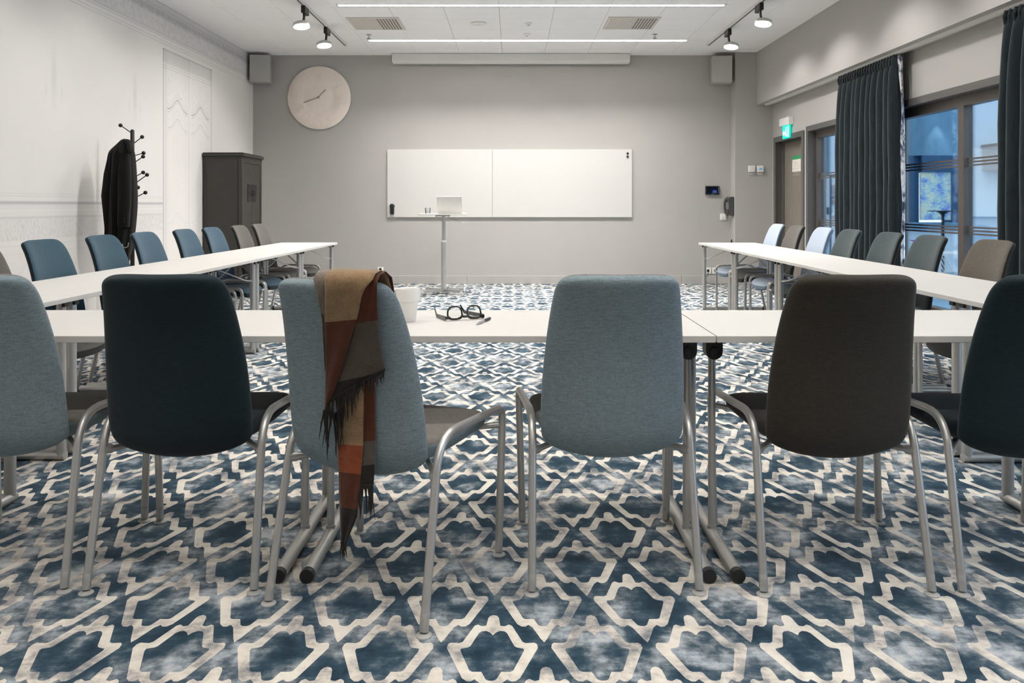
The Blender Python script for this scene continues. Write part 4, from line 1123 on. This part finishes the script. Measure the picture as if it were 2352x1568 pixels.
# ================================================================== STANDING TABLE, LAPTOP, GLASS
sb = pz(1019, 674, 0); ST = CH-(491-HZ)/F*sb.y
st = empty('standing_table', (sb.x, sb.y, 0), 0, 'height adjustable grey pedestal table with thin white top before the whiteboard', 'table')
sc_ = sb.y/F
M().box(-.30, .29, -.22, .22, ST-.012, ST).build('top', mt['white_lam'], st, bevel=.003)
M().cyl((0, 0, .05), (0, 0, .05+(665-553)*sc_), .031, n=20).build('lower_column', mt['alu'], st)
M().cyl((0, 0, .6), (0, 0, ST-.02), .024, n=20).build('upper_column', mt['alu'], st)
M().lathe([(.036, .655), (.038, .66), (.036, .675), (.025, .677)], 20).build('collar', mt['offwhite'], st)
M().box(-.08, .08, -.08, .08, ST-.03, ST-.012).build('mount_plate', mt['alu'], st, smooth=False)
for sx in (-1, 1):
    for sy in (-1, 1):
        a = M(); d = Vector((sx*.235, sy*.19, 0))
        a._add([(0, 0, .065), (0, 0, .03), tuple(d+Vector((0, 0, .045))), tuple(d+Vector((0, 0, .025)))], [])
        nrm = Vector((-d.y, d.x, 0)).normalized()*.02
        P = [nrm+Vector((0, 0, .06)), nrm+Vector((0, 0, .02)), -nrm+Vector((0, 0, .02)), -nrm+Vector((0, 0, .06))]
        Q = [d+nrm*.8+Vector((0, 0, .062)), d+nrm*.8+Vector((0, 0, .04)), d-nrm*.8+Vector((0, 0, .04)), d-nrm*.8+Vector((0, 0, .062))]
        a = M()._add(P+Q, [(0, 1, 5, 4), (1, 2, 6, 5), (2, 3, 7, 6), (3, 0, 4, 7), (4, 5, 6, 7), (3, 2, 1, 0)]); ft = a.build('base_arm', mt['alu'], st, smooth=False)
        M().cyl(d+Vector((-.008, 0, .022)), d+Vector((.008, 0, .022)), .022, n=16).box(d.x-.012, d.x+.012, d.y-.006, d.y+.006, .022, .045).build('caster', mt['speaker'], ft)
M().tube([(.03, -.02, ST-.06), (.16, -.03, ST-.095), (.20, -.03, ST-.105)], .004, 7).build('lever', mt['offwhite'], st)
M().tube([(.20, -.03, ST-.105), (.265, -.03, ST-.118)], .009, 8).build('lever_grip', mt['wplastic'], st)
for sx in (-.075, .075): M().cyl((sx, -.18, ST-.035), (sx, -.18, ST-.012), .012, n=10).build('clamp_knob', mt['speaker'], st)
lx = (1034-CX)/F*sb.y-sb.x
lap = empty('laptop', (sb.x+lx, sb.y-.03, ST), R1(-6), 'open silver laptop seen from behind on the standing table', 'laptop')
mt['lap'] = plain('silver_laptop', srgb(206, 204, 200), .4, .3, .02)
M().box(-.16, .16, -.02, .20, .002, .014).build('base', mt['lap'], lap, bevel=.003)
M().box(-.16, .16, -.004, .003, 0, .215, mat=Matrix.Translation((0, -.012, .012)) @ Matrix.Rotation(R1(14), 4, 'X')).build('lid', mt['lap'], lap, bevel=.003)
M().box(-.15, .15, .0032, .0038, .012, .205, mat=Matrix.Translation((0, -.012, .012)) @ Matrix.Rotation(R1(14), 4, 'X')).build('screen', mt['blackp'], lap, smooth=False)
gx = (983-CX)/F*sb.y
gl = empty('drinking_glass', (gx, sb.y-.02, ST), 0, 'clear water tumbler beside the laptop on the standing table', 'glass')
M().lathe([(.001, 0), (.030, 0), (.037, .078), (.0355, .078), (.028, .006), (.001, .006)], 28).build('tumbler', mt['lens'], gl)
M().lathe([(.001, .007), (.028, .007), (.0325, .045), (.001, .045)], 24).build('water', glass_mat('water', (.95, .97, .98, 1), .05), gl)

# ================================================================== CABINET
CY0, CY1, CXF, CZ = 9.43, 10.17, -3.20, 1.754
cb = empty('cabinet', (XL+.012, CY0, 0), 0, 'tall black lacquered two-door wedding cabinet with square lock plate', 'cabinet')
dx, dy = CXF-.02-(XL+.012), CY1-CY0
M().box(0, dx-.02, .01, dy-.01, .12, CZ-.05).build('body', mt['black_wood'], cb, bevel=.003)
for yy in (.0, dy-.05):
    for xx in (0, dx-.05): M().box(xx, xx+.05, yy, yy+.05, 0, CZ-.06).build('post', mt['black_wood'], cb, bevel=.004)
k = M(); pr = [(0, 0), (.004, .02), (.02, .03), (.024, .06), (.012, .065), (.012, .075), (-.03, .075), (-.03, 0)]
M().box(-.004, dx+.006, -.006, dy+.006, CZ-.065, CZ-.045).box(-.004, dx+.022, -.018, dy+.022, CZ-.045, CZ-.012).box(-.004, dx+.012, -.010, dy+.012, CZ-.012, CZ).build('cornice', mt['black_wood'], cb, bevel=.006)
M().box(dx-.045, dx-.004, .05, dy-.05, CZ-.12, CZ-.065).build('top_rail', mt['black_wood'], cb, smooth=False)
M().box(dx-.045, dx-.004, .05, dy-.05, .12, .3).build('bottom_rail', mt['black_wood'], cb, bevel=.003)
mid = dy/2
for a, b_ in ((.056, mid-.002), (mid+.002, dy-.056)):
    d_ = M().box(dx-.03, dx-.006, a, b_, .305, CZ-.125).build('door', mt['black_wood'], cb, bevel=.003)
    pl_ = M().box(dx-.006, dx-.001, (mid-.155 if a < .1 else mid+.003), (mid-.003 if a < .1 else mid+.155), 1.17, 1.38).build('lock_plate', mt['lockplate'], d_, bevel=.001)
    yk = mid-.03 if a < .1 else mid+.03
    M().tube([(dx, yk, 1.30), (dx+.016, yk, 1.295), (dx+.016, yk, 1.255), (dx, yk, 1.25)], .004, 6).build('pull', mt['blackm'], d_)
M().box(.05, dx-.055, .0035, .012, .2, CZ-.13).build('side_panel', mt['black_wood'], cb, smooth=False)

# ================================================================== COAT RACK AND COAT
XRK = -3.36; YRK = XRK*F/(304-CX); k_ = YRK/F
def rk(px, py, y=0): return Vector(((px-304)*k_, y, CH-(py-HZ)*k_))
cr = empty('coat_rack', (XRK, YRK, 0), 0, 'slim black coat rack with ball-tipped pegs by the mural wall', 'coat rack')
zt = rk(0, 297).z
M().lathe([(.019, .02), (.017, zt-.012), (.012, zt-.003), (.001, zt)], 16).build('pole', mt['blackm'], cr)
M().lathe([(.001, 0), (.2, 0), (.2, .012), (.03, .03), (.02, .05)], 36).build('base', mt['blackm'], cr)
pegs = [((298, 305), (273, 287), .03), ((303, 330), (324, 314), .02), ((304, 357), (320, 350), .08), ((305, 375), (325, 359), .03), ((305, 407), (318, 395), .09), ((306, 424), (333, 401), .04), ((306, 455), (328, 442), .05), ((305, 424), (312, 430), .04), ((304, 545), (298, 549), .04), ((303, 440), (280, 424), .06)]
for (a, b_, yy) in pegs:
    p0 = rk(*a); p0.x = 0; p1 = rk(*b_, yy)
    pg = M().tube([p0, p0+(p1-p0)*.12+Vector((0, 0, -.006)), p1], .0045, 7).build('peg', mt['blackm'], cr)
    M().sphere(p1, .0175).build('ball_tip', mt['blackm'], pg)
def rkc(px, py, y=-.15): Y = YRK+y; return Vector(((px-CX)/F*Y-XRK, y, CH-(py-HZ)/F*Y))
p0 = rk(303, 336); p0.x = 0; p1 = rkc(292, 329, -.135)
pg = M().tube([p0, p0+(p1-p0)*.12+Vector((0, 0, -.006)), p1], .0045, 7).build('peg', mt['blackm'], cr)
M().sphere(p1, .0175).build('ball_tip', mt['blackm'], pg)
ct = empty('coat', (XRK, YRK, 0), 0, 'black wool coat hanging on the coat rack', 'coat')
mt['wool'] = fabric('black_wool', srgb(17, 16, 15), .25)
# silhouette rows: y pixel, left px, right px, half depth
sil = [(319, 284, 294, .015), (321, 279, 298, .03), (327, 274, 300, .045), (335, 266, 302, .055), (343, 258, 304, .075), (350, 254, 306, .09), (360, 252, 307, .10), (380, 251, 309, .105), (410, 247, 311, .11), (445, 242, 313, .115), (480, 245, 312, .115), (505, 247, 310, .11), (530, 247, 308, .105), (545, 246, 305, .10), (565, 244, 302, .095), (582, 246, 299, .085), (596, 262, 296, .065), (605, 280, 294, .04), (610, 289, 293, .015)]
cm = M(); rows = []
for (yy, xl, xr, dp) in sil:
    row = []; n = 72; w_ = min(1, max(0, (yy-330)/80))
    for j in range(n+1):
        a = 2*PI*j/n; c, s = math.cos(a), math.sin(a)
        xm, hw_ = (xl+xr)/2, (xr-xl)/2
        cc = math.copysign(abs(c)**.8, c); ss = math.copysign(abs(s)**.7, s)
        fold = 1+w_*(.16*math.sin(9*cc+1.1+yy*.004)+.10*math.sin(17*cc-yy*.006)+.05*math.sin(31*cc))
        v = rkc(xm+hw_*cc, yy); v.y = -.150+dp*ss*fold; row.append(v)
    rows.append(row)
cm.grid(rows); cm._add(rows[0][:-1], [tuple(range(72))]); cm._add(rows[-1][:-1], [tuple(range(72))])
cm.build('coat_body', mt['wool'], ct, angle=180, sub=1)
def limb(rows_, nm, par):
    R_ = []
    for (yy, xm, hw_, yc, dp) in rows_:
        r_ = []
        for j in range(21):
            a = 2*PI*j/20; c = math.cos(a); v = rkc(xm+hw_*math.copysign(abs(c)**.7, c), yy); v.y = yc+dp*math.sin(a)*(1+.12*math.sin(5*c+yy*.03)); r_.append(v)
        R_.append(r_)
    m = M(); m.grid(R_); m._add(R_[0][:-1], [tuple(range(20))]); m._add(R_[-1][:-1], [tuple(range(20))]); return m.build(nm, mt['wool'], par, angle=50, sub=0)
sl = limb([(345, 294, 6, -0.170, .03), (360, 295, 11, -0.200, .045), (390, 296, 13, -0.220, .05), (430, 297, 14, -0.230, .05), (470, 297, 14, -0.235, .05), (500, 295, 13, -0.235, .048), (520, 294, 12.5, -0.230, .045), (521, 294, 11, -0.230, .03)], 'sleeve', ct)
limb([(348, 262, 5, -0.160, .03), (362, 261, 8, -0.180, .04), (400, 259, 11, -0.205, .045), (450, 255, 12, -0.215, .045), (500, 257, 10, -0.210, .04), (540, 259, 9, -0.200, .035), (541, 259, 7, -0.200, .02)], 'sleeve', ct)
for i in range(3): M().sphere(rkc(285.5, 502+4.2*i, -.272), .006, 8).build('cuff_button', mt['blackp'], sl)
lp_ = [rkc(275, 352, -.25), rkc(280, 335, -.20), rkc(287, 324, -.16), rkc(295, 330, -.19), rkc(298, 350, -.24)]
M().tube(lp_, [.012, .02, .024, .02, .012], 10).build('collar', mt['wool'], ct)
M().tube([rkc(281, 560, -.25), rkc(282, 567, -.25), rkc(288, 569, -.25), rkc(294, 566, -.245), rkc(295, 557, -.24)], .003, 6).build('belt_ring', mt['alu'], ct)
